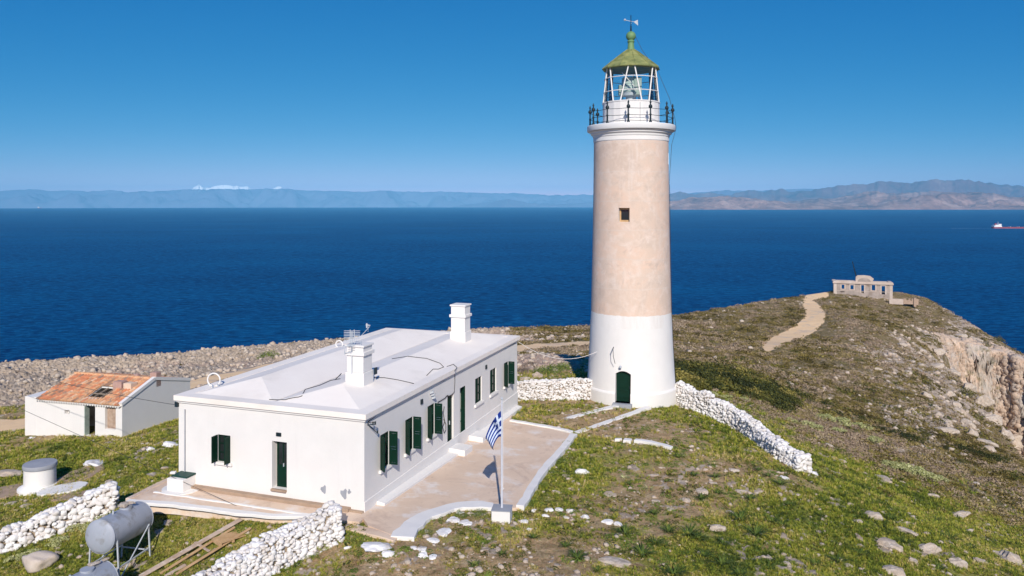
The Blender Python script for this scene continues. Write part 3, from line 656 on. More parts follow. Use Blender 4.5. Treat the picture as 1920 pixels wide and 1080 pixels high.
# ------------------------------------------------------------------ lighthouse
LX, LY = 8.15, 53.0
def build_lighthouse():
    root = tag(empty('lighthouse', (LX, LY, 0)), 'tall round lighthouse, whitewashed foot, pinkish plaster shaft and green roofed lantern', 'lighthouse')
    prof = [(3.10,-.8),(3.10,.78),(3.06,.86),(2.985,.90),(2.90,2.2),(2.80,4.0),(2.765,5.0),(2.715,5.86),(2.66,8),(2.60,11),(2.555,14),(2.525,17.35),(2.525,17.36),(2.56,17.40),(2.56,17.66),(2.60,17.70),(2.62,17.82),(2.74,17.90),(2.76,18.00),(2.90,18.06)]
    b = MB(); b.lathe(prof, 128, mz=lambda z: 1 if 5.0 < z < 17.355 else 0); tw = b.build('tower', [M['white'], M['plaster']], root)
    def ang(px, Y=50.2, r=2.9): return math.asin(max(-1, min(1, ((px-CX)/F*Y-LX)/r)))
    cut = MB()
    def frame_at(th, r):   # outward dir, tangent
        o_ = Vector((math.sin(th), -math.cos(th), 0)); t_ = Vector((math.cos(th), math.sin(th), 0)); return o_*r, o_, t_
    dth = ang(1167.5, 50.1, 3.05); c0, o_, t_ = frame_at(dth, 3.0)
    cut.obox(c0+Vector((0,0,1.25)), t_*.50, o_*.55, Vector((0,0,.98)))
    vs = [];  n = 9
    arc = [(-.50+i*1.0/(n-1), 2.10+.20*(1-((i/(n-1))*2-1)**2)) for i in range(n)]
    cut2 = MB(); poly = [(-.50,.27)]+arc+[(.50,.27)]
    vv = []
    for s_ in (-.55, .55):
        for x, z in poly: vv.append(c0+t_*x+o_*s_+Vector((0,0,z)))
    k = len(poly); cut2.add(vv, [list(range(k))[::-1], list(range(k,2*k))]+[[i,(i+1)%k,k+(i+1)%k,k+i] for i in range(k)])
    boolean(tw, cut2)
    wth = ang(1170.5, 50.4, 2.6); wins = [(wth, 12.45, .36, .46, 2.60), (R(76), 16.25, .30, .42, 2.53), (R(150), 12, .3, .45, 2.6), (R(-120), 9, .3, .45, 2.63)]
    for th, z, hw_, hh, r in wins:
        c_, oo, tt = frame_at(th, r); cc = MB(); cc.obox(c_+Vector((0,0,z)), tt*hw_, oo*.6, Vector((0,0,hh))); boolean(tw, cc)
    tw.data.polygons.foreach_set('use_smooth', [True]*len(tw.data.polygons)); tw.data.set_sharp_from_angle(angle=R(25))
    # door leaf, windows
    d = MB(); cc = c0-o_*.42; n = 9
    poly = [(-.49,.24)]+[(x*.98, z-.01) for x, z in arc]+[(.49,.24)]
    vv = [];
    for s_ in (-.03, .03):
        for x, z in poly: vv.append(cc+t_*x+o_*s_+Vector((0,0,z)))
    d.add(vv, [list(range(k))[::-1], list(range(k,2*k))]+[[i,(i+1)%k,k+(i+1)%k,k+i] for i in range(k)])
    for zz in (.75, 1.45): d.obox(cc+o_*.045+Vector((0,0,zz)), t_*.30, o_*.015, Vector((0,0,.26)))
    door = d.build('door', M['green'], root)
    b = MB(); b.obox(cc+o_*.07+t_*.38+Vector((0,0,1.2)), t_*.02, o_*.03, Vector((0,0,.09))); b.build('handle', M['iron'], door)
    b = MB(); b.obox(c0-o_*.02+Vector((0,0,.12)), t_*.62, o_*.42, Vector((0,0,.15))); b.build('door_step', M['greyconc'], root, bevel=.02)
    for th, z, hw_, hh, r in wins[:2]:
        c_, oo, tt = frame_at(th, r-.42); b = MB(); b.obox(c_+Vector((0,0,z)), tt*(hw_-.06), oo*.01, Vector((0,0,hh-.06)))
        wn = MB()
        for s_ in (-1, 1): wn.obox(c_+tt*s_*(hw_-.06)+oo*.05+Vector((0,0,z)), tt*.05, oo*.03, Vector((0,0,hh)))
        for s_ in (-1, 1): wn.obox(c_+oo*.05+Vector((0,0,z+s_*(hh-.06))), tt*(hw_-.12), oo*.05, Vector((0,0,.06)))
        w_ = wn.build('window', M['pallet'], root); b.build('pane', M['glass_dark'], w_)
    # gallery
    b = MB(); b.lathe([(2.72,18.06),(2.96,18.10),(2.99,18.14),(2.99,18.44),(2.95,18.48),(1.5,18.50)], 96); b.build('gallery_slab', M['rusty_white'], root, smooth=True)
    rails = MB(); NP = 12; RR = 2.80; pos = []
    for k in range(NP):
        th = R(-12+30*k); pos.append(Vector((math.sin(th)*RR, -math.cos(th)*RR, 0)))
    pm = None
    for p in pos:
        if pm is None:
            b = MB(); b.lathe([(.10,18.49),(.10,18.56),(.06,18.60),(.055,18.95),(.085,19.0),(.05,19.06),(.045,19.38),(.12,19.46),(.13,19.54),(.09,19.62),(.04,19.66),(.04,19.74),(.07,19.79),(.05,19.85),(.015,19.95)], 12)
            pm = b.build('railing_post', M['iron'], root, smooth=True); pm.location = p
        else:
            q = pm.copy(); COL.objects.link(q); q.parent = root; q.location = p
    for k in range(NP):
        a, c_ = pos[k], pos[(k+1) % NP]
        for z in (18.62, 18.98, 19.42):
            b = MB(); mid = (a+c_)/2*1.012; b.tube([a+Vector((0,0,z)), mid+Vector((0,0,z-.02)), c_+Vector((0,0,z))], .018, 6); b.build('rail', M['iron'], root)
    # lantern room
    b = MB(); b.lathe([(1.93,18.49),(1.93,19.98),(1.97,20.0),(1.97,20.07),(1.55,20.09)], 24); lw = b.build('lantern_wall', M['white'], root)
    th = R(-3)
    for s_ in (-.42, .42):
        dj = MB(); oo = Vector((math.sin(th+s_/1.93), -math.cos(th+s_/1.93), 0)); dj.obox(oo*1.932+Vector((0,0,19.22)), Vector((oo.y,-oo.x,0))*.012, oo*.012, Vector((0,0,.68))); dj.build('door_joint', M['greyconc'], lw)
    z0, z1, r0, r1 = 20.07, 22.38, 1.90, 1.76
    def ring(z, r, n=32, off=0): return [Vector((math.sin(2*math.pi*(k+off)/n)*r, -math.cos(2*math.pi*(k+off)/n)*r, z)) for k in range(n)]
    for k in range(6):       # the bars zigzag round the lantern
        for t0, t1 in ((30+60*k, 46+60*k), (13+60*k, -1+60*k)):
            t0, t1 = R(t0), R(t1); b = MB(); b.bar(Vector((math.sin(t0)*r0, -math.cos(t0)*r0, z0)), Vector((math.sin(t1)*r1, -math.cos(t1)*r1, z1)), .075, .075); b.build('glazing_bar', M['white'], root)
    for f in (.30, .70):
        z = z0+(z1-z0)*f; r = r0+(r1-r0)*f; pts = ring(z, r, 40); pts.append(pts[0])
        b = MB(); b.tube(pts, .028, 6, cap=False); b.build('glazing_ring', M['white'], root)
    b = MB(); b.lathe([(r0-.04, z0), (r1-.04, z1)], 20, cap=False); b.build('lantern_pane', M['glass'], root, smooth=False)
    # lens and its pedestal
    b = MB(); b.lathe([(.35,20.05),(.35,20.5),(.62,20.55),(.62,20.75)], 24); ped = b.build('lens_pedestal', M['galv'], root, smooth=True)
    b = MB(); prof = []
    for i in range(13):
        z = 20.78+i*.085; prof.append((.58+.05*math.sin(math.pi*i/12)+(.03 if i % 2 else 0), z))
    b.lathe(prof, 32); b.build('lens', M['lens'], root)
    b = MB(); b.box(.10,.62,-.75,-.35,20.55,21.75); b.box(-.85,-.25,-.2,.2,20.6,21.3); b.build('lamp_housing', M['frame_pale'], root, bevel=.04)
    b = MB(); b.bar((-.75,-1.0,22.0), (.25,-1.1,20.85), .12, .05); b.build('lamp_arm', M['white'], root)
    # roof
    b = MB(); n = 12
    b.lathe([(1.70,22.36),(1.96,22.34),(1.98,22.40),(1.93,22.46),(1.52,22.76),(1.05,23.13),(.55,23.52),(.26,23.72)], n); rf = b.build('lantern_roof', M['lroof'], root)
    sb = MB()
    for k in range(n):
        t = 2*math.pi*k/n; dr = Vector((math.cos(t), math.sin(t), 0))
        sb.tube([dr*1.97+Vector((0,0,22.43)), dr*1.53+Vector((0,0,22.78)), dr*1.06+Vector((0,0,23.15)), dr*.56+Vector((0,0,23.54)), dr*.26+Vector((0,0,23.74))], .022, 5)
    for r_, z in ((1.40,22.86), (.95,23.22)):
        pts = [Vector((math.cos(2*math.pi*k/n)*r_, math.sin(2*math.pi*k/n)*r_, z)) for k in range(n+1)]; sb.tube(pts, .016, 5, cap=False)
    sb.build('roof_seam', M['lroof'], rf)
    b = MB(); b.lathe([(.27,23.68),(.24,23.8),(.205,24.2),(.23,24.22),(.25,24.3),(.19,24.38)]+[(.335*math.cos(a), 24.66+.335*math.sin(a)) for a in np.linspace(-.95, 1.45, 12)], 24); b.build('vent_ball', M['ball'], root, smooth=True)
    b = MB(); b.tube([(0,0,24.95),(0,0,25.2)], .06, 8); b.tube([(0,0,25.1),(0,0,26.1)], .028, 6); b.tube([(0,0,25.25),(0,0,25.32)], .06, 8); vn_ = b.build('vane_rod', M['iron'], root)
    b = MB(); b.bar((-.42,-.06,25.75), (.42,.06,25.62), .03, .03); b.lathe([(.02,25.68),(.08,25.72),(.08,25.80),(.02,25.84)], 8, c=(-.42,-.06))
    b.add([(.20,0,25.66),(.48,.05,25.80),(.50,.05,25.40),(.22,.02,25.60)], [(0,1,2,3)]); b.add([(.20,.02,25.66),(.48,.07,25.80),(.50,.07,25.40),(.22,.04,25.60)], [(3,2,1,0)])
    b.bar((0,-.25,25.5), (0,.25,25.5), .025, .025); b.build('weather_vane', M['galv'], root)
    # lightning conductor down the side
    pts = [(.15,-.1,24.9),(.75,-.3,23.6),(1.75,-.6,22.1),(2.45,-.9,20.3),(2.9,-.6,18.9),(3.03,-.3,18.3),(2.75,-.2,17.2),(2.58,-.2,14.5)]
    b = MB(); b.tube(pts, .014, 5); b.tube([(2.60,-.2,14.5),(2.74,-.2,6),(3.0,-.2,.9),(3.13,-.2,0)], .02, 5); b.build('lightning_conductor', M['cable'], root)
    # cable arm above the door
    a = P(1150, 652, 50.15)-Vector((LX,LY,0)); oo = Vector((math.sin(-.2), -math.cos(-.2), 0))
    b = MB(); b.bar(a+oo*.35, a-oo*.2, .05, .05); b.tube([a+oo*.3, a+oo*.32+Vector((.02,0,-.5)), a+oo*.12+Vector((.12,0,-1.0))], .018, 5); b.build('cable_bracket', M['iron'], root)
    a = P(1163.5, 688, 50.15)-Vector((LX,LY,0)); b = MB(); b.lathe([(.02,a.z-.07),(.09,a.z-.05),(.09,a.z+.05),(.04,a.z+.1)], 10, c=(a.x+oo.x*.05, a.y+oo.y*.05)); b.build('door_lamp', M['galv'], root, smooth=True)
build_lighthouse()

# ------------------------------------------------------------------ keeper's house
def facR(px, py):      # photo pixel on the long (right) facade -> (distance along it, height)
    a = (px-CX)/F; s_ = (a*C.y-C.x)/(.327-.945*a); return s_, H-(py-CY)/F*(C.y+.945*s_)
def facF(px, py):      # on the end facade -> (x from the corner, negative to the left; height)
    a = (px-CX)/F; t = (C.x-a*C.y)/(.945+.327*a); return -t, H-(py-CY)/F*(C.y+.327*t)
WT = 4.58; CT = 4.80
def build_house():
    root = tag(empty('keepers_house', (C.x, C.y, 0), TH), 'long flat roofed whitewashed house with dark green shutters and two chimneys', 'house')
    b = MB(); b.box(-HW, 0, 0, HL, -.6, WT+.02); wall = b.build('wall', M['white'], root)
    def opening(side, a0, a1, z0, z1, depth=.34):
        m = MB()
        if side == 'R': m.box(-depth, .3, a0, a1, z0, z1)
        else: m.box(a0, a1, -.3, depth, z0, z1)
        boolean(wall, m)
    # plinth with its small ledge
    pl = MB(); zt = 1.255
    pl.box(-.0, .05, -.05, HL+.0, -.5, zt); pl.build('plinth', M['white'], root, bevel=.015)
    lg = MB(); vs = []
    ys_ = [1.9, 8.5]; 
    def ledge(y0, y1, w0, w1, h):
        g0 = TZ(*hl(.3, y0)[:2]); g1 = TZ(*hl(.3, y1)[:2])
        lg.add([(.05,y0,g0-.3),(w0,y0,g0-.3),(w0,y0,g0+h),(.05,y0,g0+h+.05),(.05,y1,g1-.3),(w1,y1,g1-.3),(w1,y1,g1+h),(.05,y1,g1+h+.05)],
               [(0,1,2,3),(7,6,5,4),(0,4,5,1),(1,5,6,2),(2,6,7,3),(3,7,4,0)])
    ledge(.9, 8.3, .42, .55, .10); ledge(8.3, 9.35, .9, .9, .26); ledge(10.9, 12.0, .85, .85, .22); ledge(12.0, 18.9, .5, .4, .08)
    lg.build('footing_ledge', M['white'], root, bevel=.02)
    ft = MB(); ft.box(-HW+.3, -.6, -.28, .0, .3, .98); ft.box(-.62, .02, -.16, 0, .3, .9); ft.build('facade_footing', M['brown_conc'], root, bevel=.02)
    # cornice: fascia and flat band
    c_ = MB(); o1 = .15
    for x0, x1, y0, y1 in ((-HW-o1, o1, -o1, .45), (-HW-o1, o1, HL-.45, HL+o1), (-HW-o1, -HW+.45, .45, HL-.45), (-.45, o1, .45, HL-.45)): c_.box(x0, x1, y0, y1, WT+.0, CT)
    c_.build('cornice', M['white_roof'], root)
    c_ = MB(); c_.box(-HW-.07, .07, -.07, 0, WT-.10, WT-.002); c_.box(0, .07, 0, HL+.07, WT-.10, WT-.002); c_.box(-HW-.07, -HW, 0, HL, WT-.10, WT-.002); c_.build('cornice_moulding', M['white'], root)
    # roof: two low hipped ridges side by side, a valley between them
    rb = MB(); xm = -HW/2; i0 = .42; zr = CT-.03; rise = .50
    def hip(x0, x1):
        y0, y1 = i0, HL-i0; xc = (x0+x1)/2; rr = 2.0
        rb.add([(x0,y0,zr),(x1,y0,zr),(x1,y1,zr),(x0,y1,zr),(xc,y0+rr,zr+rise),(xc,y1-rr,zr+rise),(x0,y0,zr-.2),(x1,y0,zr-.2),(x1,y1,zr-.2),(x0,y1,zr-.2)],
               [(0,1,4),(1,2,5,4),(2,3,5),(3,0,4,5),(0,6,7,1),(1,7,8,2),(2,8,9,3),(3,9,6,0),(6,9,8,7)])
    hip(-HW+i0, xm-.02); hip(xm+.02, -i0)
    bm_ = MB(); rf = rb.build('roof', M['white_roof'], root)
    # chimneys
    def chimney(x, y, wx, wy, z0, z1, band):
        b = MB(); b.box(x-wx/2-.05, x+wx/2+.05, y-wy/2-.05, y+wy/2+.05, z0-.6, z0+.38)
        b.box(x-wx/2, x+wx/2, y-wy/2, y+wy/2, z0+.38, z1); ch = b.build('chimney', M['white'], root, bevel=.02)
        b = MB(); b.box(x-wx/2-.08, x+wx/2+.08, y-wy/2-.08, y+wy/2+.08, band, band+.16); b.build('chimney_band', M['white'], ch, bevel=.015)
        b = MB(); b.box(x-wx/2-.06, x+wx/2+.06, y-wy/2-.06, y+wy/2+.06, z1-.002, z1+.09); b.build('chimney_cap', M['white'], ch, bevel=.02)
        return ch
    chimney(-2.20, 3.40, .84, .80, 5.28, 6.80, 6.42)
    chimney(-2.15, 15.0, .88, .84, 5.28, 7.15, 6.50)
    for k in range(1):
        b = MB(); b.box(-1.66, -1.60, 3.75, 3.95, 5.45, 5.75); b.build('roof_vent', M['iron'], rf)
    # openings
    sw = .36
    def win_parts(side, a0, a1, z0, z1, sh, dep=.26, name='window'):
        """frame, pane, sill and two shutters; sh = (angle of near leaf, angle of far leaf) or None"""
        def V3(a, out, z): return Vector((out, a, z)) if side == 'R' else Vector((a, -out, z))
        def bx(m, a, b_, o0, o1, c0, c1):
            if side == 'R': m.box(o0, o1, a, b_, c0, c1)
            else: m.box(a, b_, -o1, -o0, c0, c1)
        fr = MB(); t = .055
        bx(fr, a0+.002, a0+t, -dep-.05, -dep+.03, z0+.002, z1-.002); bx(fr, a1-t, a1-.002, -dep-.05, -dep+.03, z0+.002, z1-.002)
        bx(fr, a0+t, a1-t, -dep-.05, -dep+.03, z0+.002, z0+t); bx(fr, a0+t, a1-t, -dep-.05, -dep+.03, z1-t, z1-.002)
        bx(fr, (a0+a1)/2-.03, (a0+a1)/2+.03, -dep-.04, -dep+.04, z0+t, z1-t)
        for k in (1, 2): bx(fr, a0+t, a1-t, -dep-.03, -dep+.02, z0+(z1-z0)*k/3-.015, z0+(z1-z0)*k/3+.015)
        w_ = fr.build(name, M['green'], root)
        p_ = MB(); bx(p_, a0+.01, a1-.01, -dep-.04, -dep-.02, z0+.01, z1-.01); p_.build('pane', M['glass_dark'], w_)
        s_ = MB(); bx(s_, a0-.12, a1+.12, -.05, .10, z0-.13, z0-.004); s_.build('sill', M['white'], w_, bevel=.01)
        if sh:
            for (h, sgn, an) in ((a0, 1, sh[0]), (a1, -1, sh[1])):
                # leaf swings from closed (an=0, along the wall) outward
                ca, sa = math.cos(R(an)), math.sin(R(an)); wl = (a1-a0)/2+.01
                hp = V3(h, .03, 0); d = V3(sgn*ca, sa, 0) if side == 'R' else Vector((sgn*ca, -sa, 0)); nrm = Vector((d.y, -d.x, 0))
                m = MB(); zc = (z0+z1)/2; hh = (z1-z0)/2-.01; up = Vector((0,0,1))
                for q in (.035, wl-.035): m.obox(hp+d*q+up*zc, d*.035, nrm*.02, up*hh)
                for zz in (z0+.05, zc, z1-.05): m.obox(hp+d*wl/2+up*zz, d*(wl/2-.07), nrm*.018, up*.04)
                nl = 22
                for i in range(nl):
                    zz = z0+.1+(z1-z0-.2)*(i+.5)/nl
                    if abs(zz-zc) < .05: continue
                    m.obox(hp+d*wl/2+up*zz, d*(wl/2-.07), nrm*.012+up*.004, up*(.5*(z1-z0-.2)/nl))
                m.build('shutter', M['green'], w_)
        return w_
    for px, y0, y1 in ((712.9,816.7,881), (760,788.4,850), (801.8,762.5,821)):
        s0, zt_ = facR(px, y0); _, zb = facR(px, y1); opening('R', s0, s0+.74, zb, zt_); win_parts('R', s0, s0+.74, zb, zt_, (128, 92), .05)
    for (px, px2, y0, y1) in ((891,903.5,711,759), (918.9,930.5,694.8,740.4)):
        s0, zt_ = facR(px, y0); s1, _ = facR(px2, y0); _, zb = facR(px, y1); opening('R', s0, s1, zb, zt_); win_parts('R', s0, s1, zb, zt_, None, .10)
        m = MB(); m.box(-.12, -.09, s0+.06, (s0+s1)/2-.03, zb+.06, zt_-.06); m.build('closed_shutter', M['green'], root)
    s0, zt_ = facR(945, 681.5); _, zb = facR(945, 724.5); opening('R', s0, s0+.74, zb, zt_); win_parts('R', s0, s0+.74, zb, zt_, (128, 92), .05)
    # doors on the long side
    (a0, zt_), (a1, _) = facR(838.9, 744), facR(850.5, 744); zb = TZ(*hl(.3, a0)[:2])+.14
    zt1 = facR(838.9, 744)[1]; opening('R', a0, a1, zb, zt1)
    def door(side, a0, a1, z0, z1, dep, mtl, leafopen=0, glassy=False):
        def bx(m, a, b_, o0, o1, c0, c1):
            if side == 'R': m.box(o0, o1, a, b_, c0, c1)
            else: m.box(a, b_, -o1, -o0, c0, c1)
        m = MB(); t = .06
        if not glassy:
            bx(m, a0+.01, (a0+a1)/2-.008, -dep-.05, -dep, z0+.01, z1-.01); bx(m, (a0+a1)/2+.008, a1-.01, -dep-.05, -dep, z0+.01, z1-.01)
            for k in range(3):
                for q in (0, 1):
                    x0 = a0+.07+(a1-a0)/2*q; x1 = x0+(a1-a0)/2-.13; zz = z0+.12+(z1-z0-.2)*k/3; bx(m, x0, x1, -dep, -dep+.02, zz, zz+(z1-z0)/3-.18)
        else:
            zm = z0+(z1-z0)*.48; bx(m, a0+.01, a1-.01, -dep-.05, -dep, z0+.01, zm); bx(m, a0+.01, a0+.09, -dep-.05, -dep, zm, z1-.01); bx(m, a1-.09, a1-.01, -dep-.05, -dep, zm, z1-.01)
            bx(m, a0+.09, a1-.09, -dep-.05, -dep, z1-.10, z1-.01); bx(m, (a0+a1)/2-.02, (a0+a1)/2+.02, -dep-.05, -dep, zm, z1-.10)
        d = m.build('door', mtl, root, bevel=.004)
        if glassy: p = MB(); bx(p, a0+.09, a1-.09, -dep-.04, -dep-.025, zm, z1-.10); p.build('pane', M['glass_dark'], d)
        h_ = MB(); bx(h_, (a0+a1)/2+.03, (a0+a1)/2+.06, -dep+.0, -dep+.05, z0+(z1-z0)*.45, z0+(z1-z0)*.52); h_.build('handle', M['galv'], d)
        return d
    door('R', a0, a1, zb, zt1, .10, M['green'])
    (b0, zt2), (b1, _) = facR(862.2, 728.5), facR(872.5, 728.5); zb2 = TZ(*hl(.3, b0)[:2])+.26; opening('R', b0, b1, zb2, zt2)
    door('R', b0, b1, zb2, zt2, .27, M['frame_pale'])
    m = MB(); m.box(-.25, -.005, b1-.04, b1-.005, zb2+.02, zt2-.02); m.build('open_door_leaf', M['green'], root, bevel=.004)
    # the end facade: shuttered window and half glazed door
    (a1_, zt3), (_, zb3) = facF(431.8, 817), facF(431.8, 867.5); opening('F', a1_-.66, a1_, zb3, zt3); win_parts('F', a1_-.66, a1_, zb3, zt3, (90, 90), .08)
    (d0, zt4), (d1, _) = facF(510.0, 826.5), facF(537.8, 828.5); _, zb4 = facF(524, 916.5); opening('F', d0, d1, zb4, zt4); 
    door('F', d0+.09, d1, zb4, zt4, .20, M['green'], glassy=True)
    m = MB(); m.box(d0, d1, -.12, .33, zb4-.10, zb4-.004); m.build('door_step', M['brown_conc'], root, bevel=.02)
    v_, z_ = facF(523, 814.4); m = MB(); m.box(v_-.12, v_+.12, -.04, .0, z_-.075, z_+.075)
    for k in range(3): m.box(v_-.10, v_+.10, -.055, -.04, z_-.055+k*.045, z_-.035+k*.045)
    m.build('air_grille', M['iron'], root)
    for px, py in ((790,753), (911,688), (697,797)):
        s_, z_ = facR(px, py); m = MB(); m.box(.0, .05, s_-.10, s_+.10, z_-.11, z_+.11); m.box(.05, .07, s_-.07, s_+.07, z_-.08, z_+.0)
        if px != 697: m.build('wall_vent', M['iron'], root)
    # downpipe at the left end
    m = MB(); v_, _ = facF(348, 800); m.tube([(v_,-.04,4.2),(v_,-.05,1.3)], .022, 6); m.build('wall_pipe', M['greyconc'], root)
    m = MB(); m.box(-HW-.12, -HW+.02, -.12, .0, 4.28, 4.5); m.build('gutter_spout', M['iron'], root)
    # scoured patches at the foot of the end facade
    for px, py, s_ in ((607,918,.17), (645,926,.2), (655,922,.09)):
        v_, z_ = facF(px, py); m = MB(); pts = [(v_+s_*(.8+.3*math.sin(k*2.3+px))*math.cos(k*math.pi/5), z_+s_*1.3*(.8+.3*math.cos(k*1.7+px))*math.sin(k*math.pi/5)) for k in range(10)]
        m.add([(x, -.004, z) for x, z in pts]+[(x, .0, z) for x, z in pts], [list(range(10))]+[[i,(i+1)%10,10+(i+1)%10,10+i] for i in range(10)]); m.build('bare_plaster_patch', M['greyconc'], root)
    # wiring along the long facade
    def wire(pts, name='wall_cable', r=.016):
        m = MB(); q = []
        for px, py in pts: s_, z_ = facR(px, py); q.append((.03, s_, z_))
        m.tube(q, r, 5); m.build(name, M['cable'], root)
    wire([(688,797),(690,790),(720,768),(760,745),(800,726),(830,714),(852,699),(880,684),(910,668),(940,654),(966,643)])
    wire([(852,690),(852,700),(852,715),(851,735),(845,741),(838,743)]); wire([(820,754),(826,751),(834,746),(836,743),(839,741)], r=.022)
    wire([(832,762),(830,775),(833,790),(829,800),(832,812),(835,806),(835,795),(831,786)], r=.018); wire([(828,770),(826,790),(828,803)], r=.02)
    # conduit box and lamp left of the first door
    s_, z_ = facR(806, 735); m = MB()
    for dz, ds in ((0,0),(-.14,.12),(-.30,.22)): m.obox((.12, s_+ds, z_+dz), Vector((.09,0,.03)), (0,.05,0), (0,0,.05))
    m.build('floodlight', M['galv'], root)
    # insulator bracket near the corner
    s_, z_ = facR(690, 797); m = MB()
    m.bar((.0, s_, z_), (.30, s_+.05, z_+.05), .03, .03); m.bar((.05, s_, z_-.02), (.16, s_+.5, z_-.45), .03, .03)
    m.tube([(.30, s_+.05, z_+.03),(.30, s_+.05, z_+.16)], .035, 8); m.tube([(.2, s_+.05, z_+.03),(.2, s_+.05, z_+.14)], .03, 8); m.tube([(.16, s_+.5, z_-.47),(.16, s_+.5, z_-.35)], .03, 8)
    m.build('insulator_bracket', M['iron'], root)
    # cables lying on the roof
    def rz(x, y):
        best = zr
        for x0, x1 in ((-HW+i0, xm-.02), (xm+.02, -i0)):
            if x0 <= x <= x1: k = min((x-x0)/((x1-x0)/2), (x1-x)/((x1-x0)/2), (y-i0)/2.0, (HL-i0-y)/2.0); best = zr+rise*max(0, k)
        if x > -i0 or y < i0: best = CT
        return best+.02
    def rpix(px, py):
        z = 5.1
        for _ in range(8):
            p = Pz(px, py, z); x, y = hinv(p.x, p.y); z = rz(x, y)
        return (x, y, z)
    for pts in ([(690,707.5),(720,708),(745,712),(776,719)], [(638,710),(620,713),(600,722),(572,730),(566,742),(535,750),(505,749)], [(735,672.5),(765,668),(800,672),(825,681),(832,688),(822,692),(812,692),(800,704)], [(838,687),(850,683),(857,689),(852,696)], [(640,700),(628,712)]):
        m = MB(); q = [Vector(rpix(*p)) for p in resample([Vector((a,b,0)) for a, b in pts], 6) for p in [(p.x, p.y)]]; m.tube(q, .016, 5); m.build('roof_cable', M['cable'], rf)
    return root
house = build_house()
# hoops of a ladder on the seaward edge, an aerial
def hoop(px, py, r, label):
    p = Pz(px, py, CT); o = tag(empty('ladder_hoop', p, R(-5)), label, 'hoop', 'white pipe hoops on the far roof edge')
    m = MB(); pts = [(math.cos(a)*r, 0, math.sin(a)*r+r*.9) for a in np.linspace(-math.pi/2-.2, 1.5*math.pi-.2, 28)]; m.tube(pts, .035, 8, cap=False); m.build('ring', M['white'], o, smooth=True)
    m = MB(); m.tube([(-r*.9,0,-.02),(-r*.9,0,r*.4)], .025, 6); m.bar((.2,-.05,r*.3),(.55,-.5,-.02), .05, .02); m.bar((-.05,-.05,r*.2),(.2,-.5,-.02), .05, .02); m.build('stay', M['galv'], o)
hoop(401, 723, .30, 'largest white pipe hoop, above the left corner of the long roof')
hoop(636, 651, .20, 'small white pipe hoop behind the nearer chimney of the long roof')
def aerial():
    x, y = -2.2, 3.0; base = hl(x-.12, y-.05, 5.6); o = tag(empty('tv_aerial', base), 'grey rake aerial on a mast strapped to the nearer chimney', 'aerial')
    m = MB(); m.tube([(0,0,0),(0,0,1.9)], .028, 6); m.build('mast', M['galv'], o)
    m = MB()
    for k in range(8): m.bar((-.36,0,1.42+k*.072), (.36,0,1.42+k*.072), .022, .022)
    m.bar((-.08,0,1.36),(-.08,0,1.98), .03, .03); m.bar((.1,0,1.36),(.1,0,1.98), .03, .03); m.build('reflector', M['galv'], o)
    m = MB(); m.bar((0,0,1.3),(0,-.7,1.35), .03, .03)
    for k in range(5): m.bar((-.16,-.15*k,1.31+.01*k),(.16,-.15*k,1.31+.01*k), .015, .015)
    m.bar((.40,0,.9),(.40,0,1.5), .025,.025); m.bar((-.33,0,.9),(-.33,0,1.3), .025,.025); m.bar((-.33,0,.95),(.4,0,.95), .025,.025); m.build('boom', M['galv'], o)
aerial()
p = Pz(690, 622, CT); o = tag(empty('roof_aerial', p), 'tiny aerial with short arms on the far roof edge', 'aerial')
m = MB(); m.tube([(0,0,0),(0,0,.5)], .02, 5); m.bar((-.15,0,.45),(.15,0,.42), .03, .05); m.build('mast', M['galv'], o)
m = MB(); m.box(-.12,-.04,-.03,.03,.25,.55); m.bar((.12,-.05,.35),(-.35,-.8,-.2), .03, .03); m.build('arm', M['galv'], o)

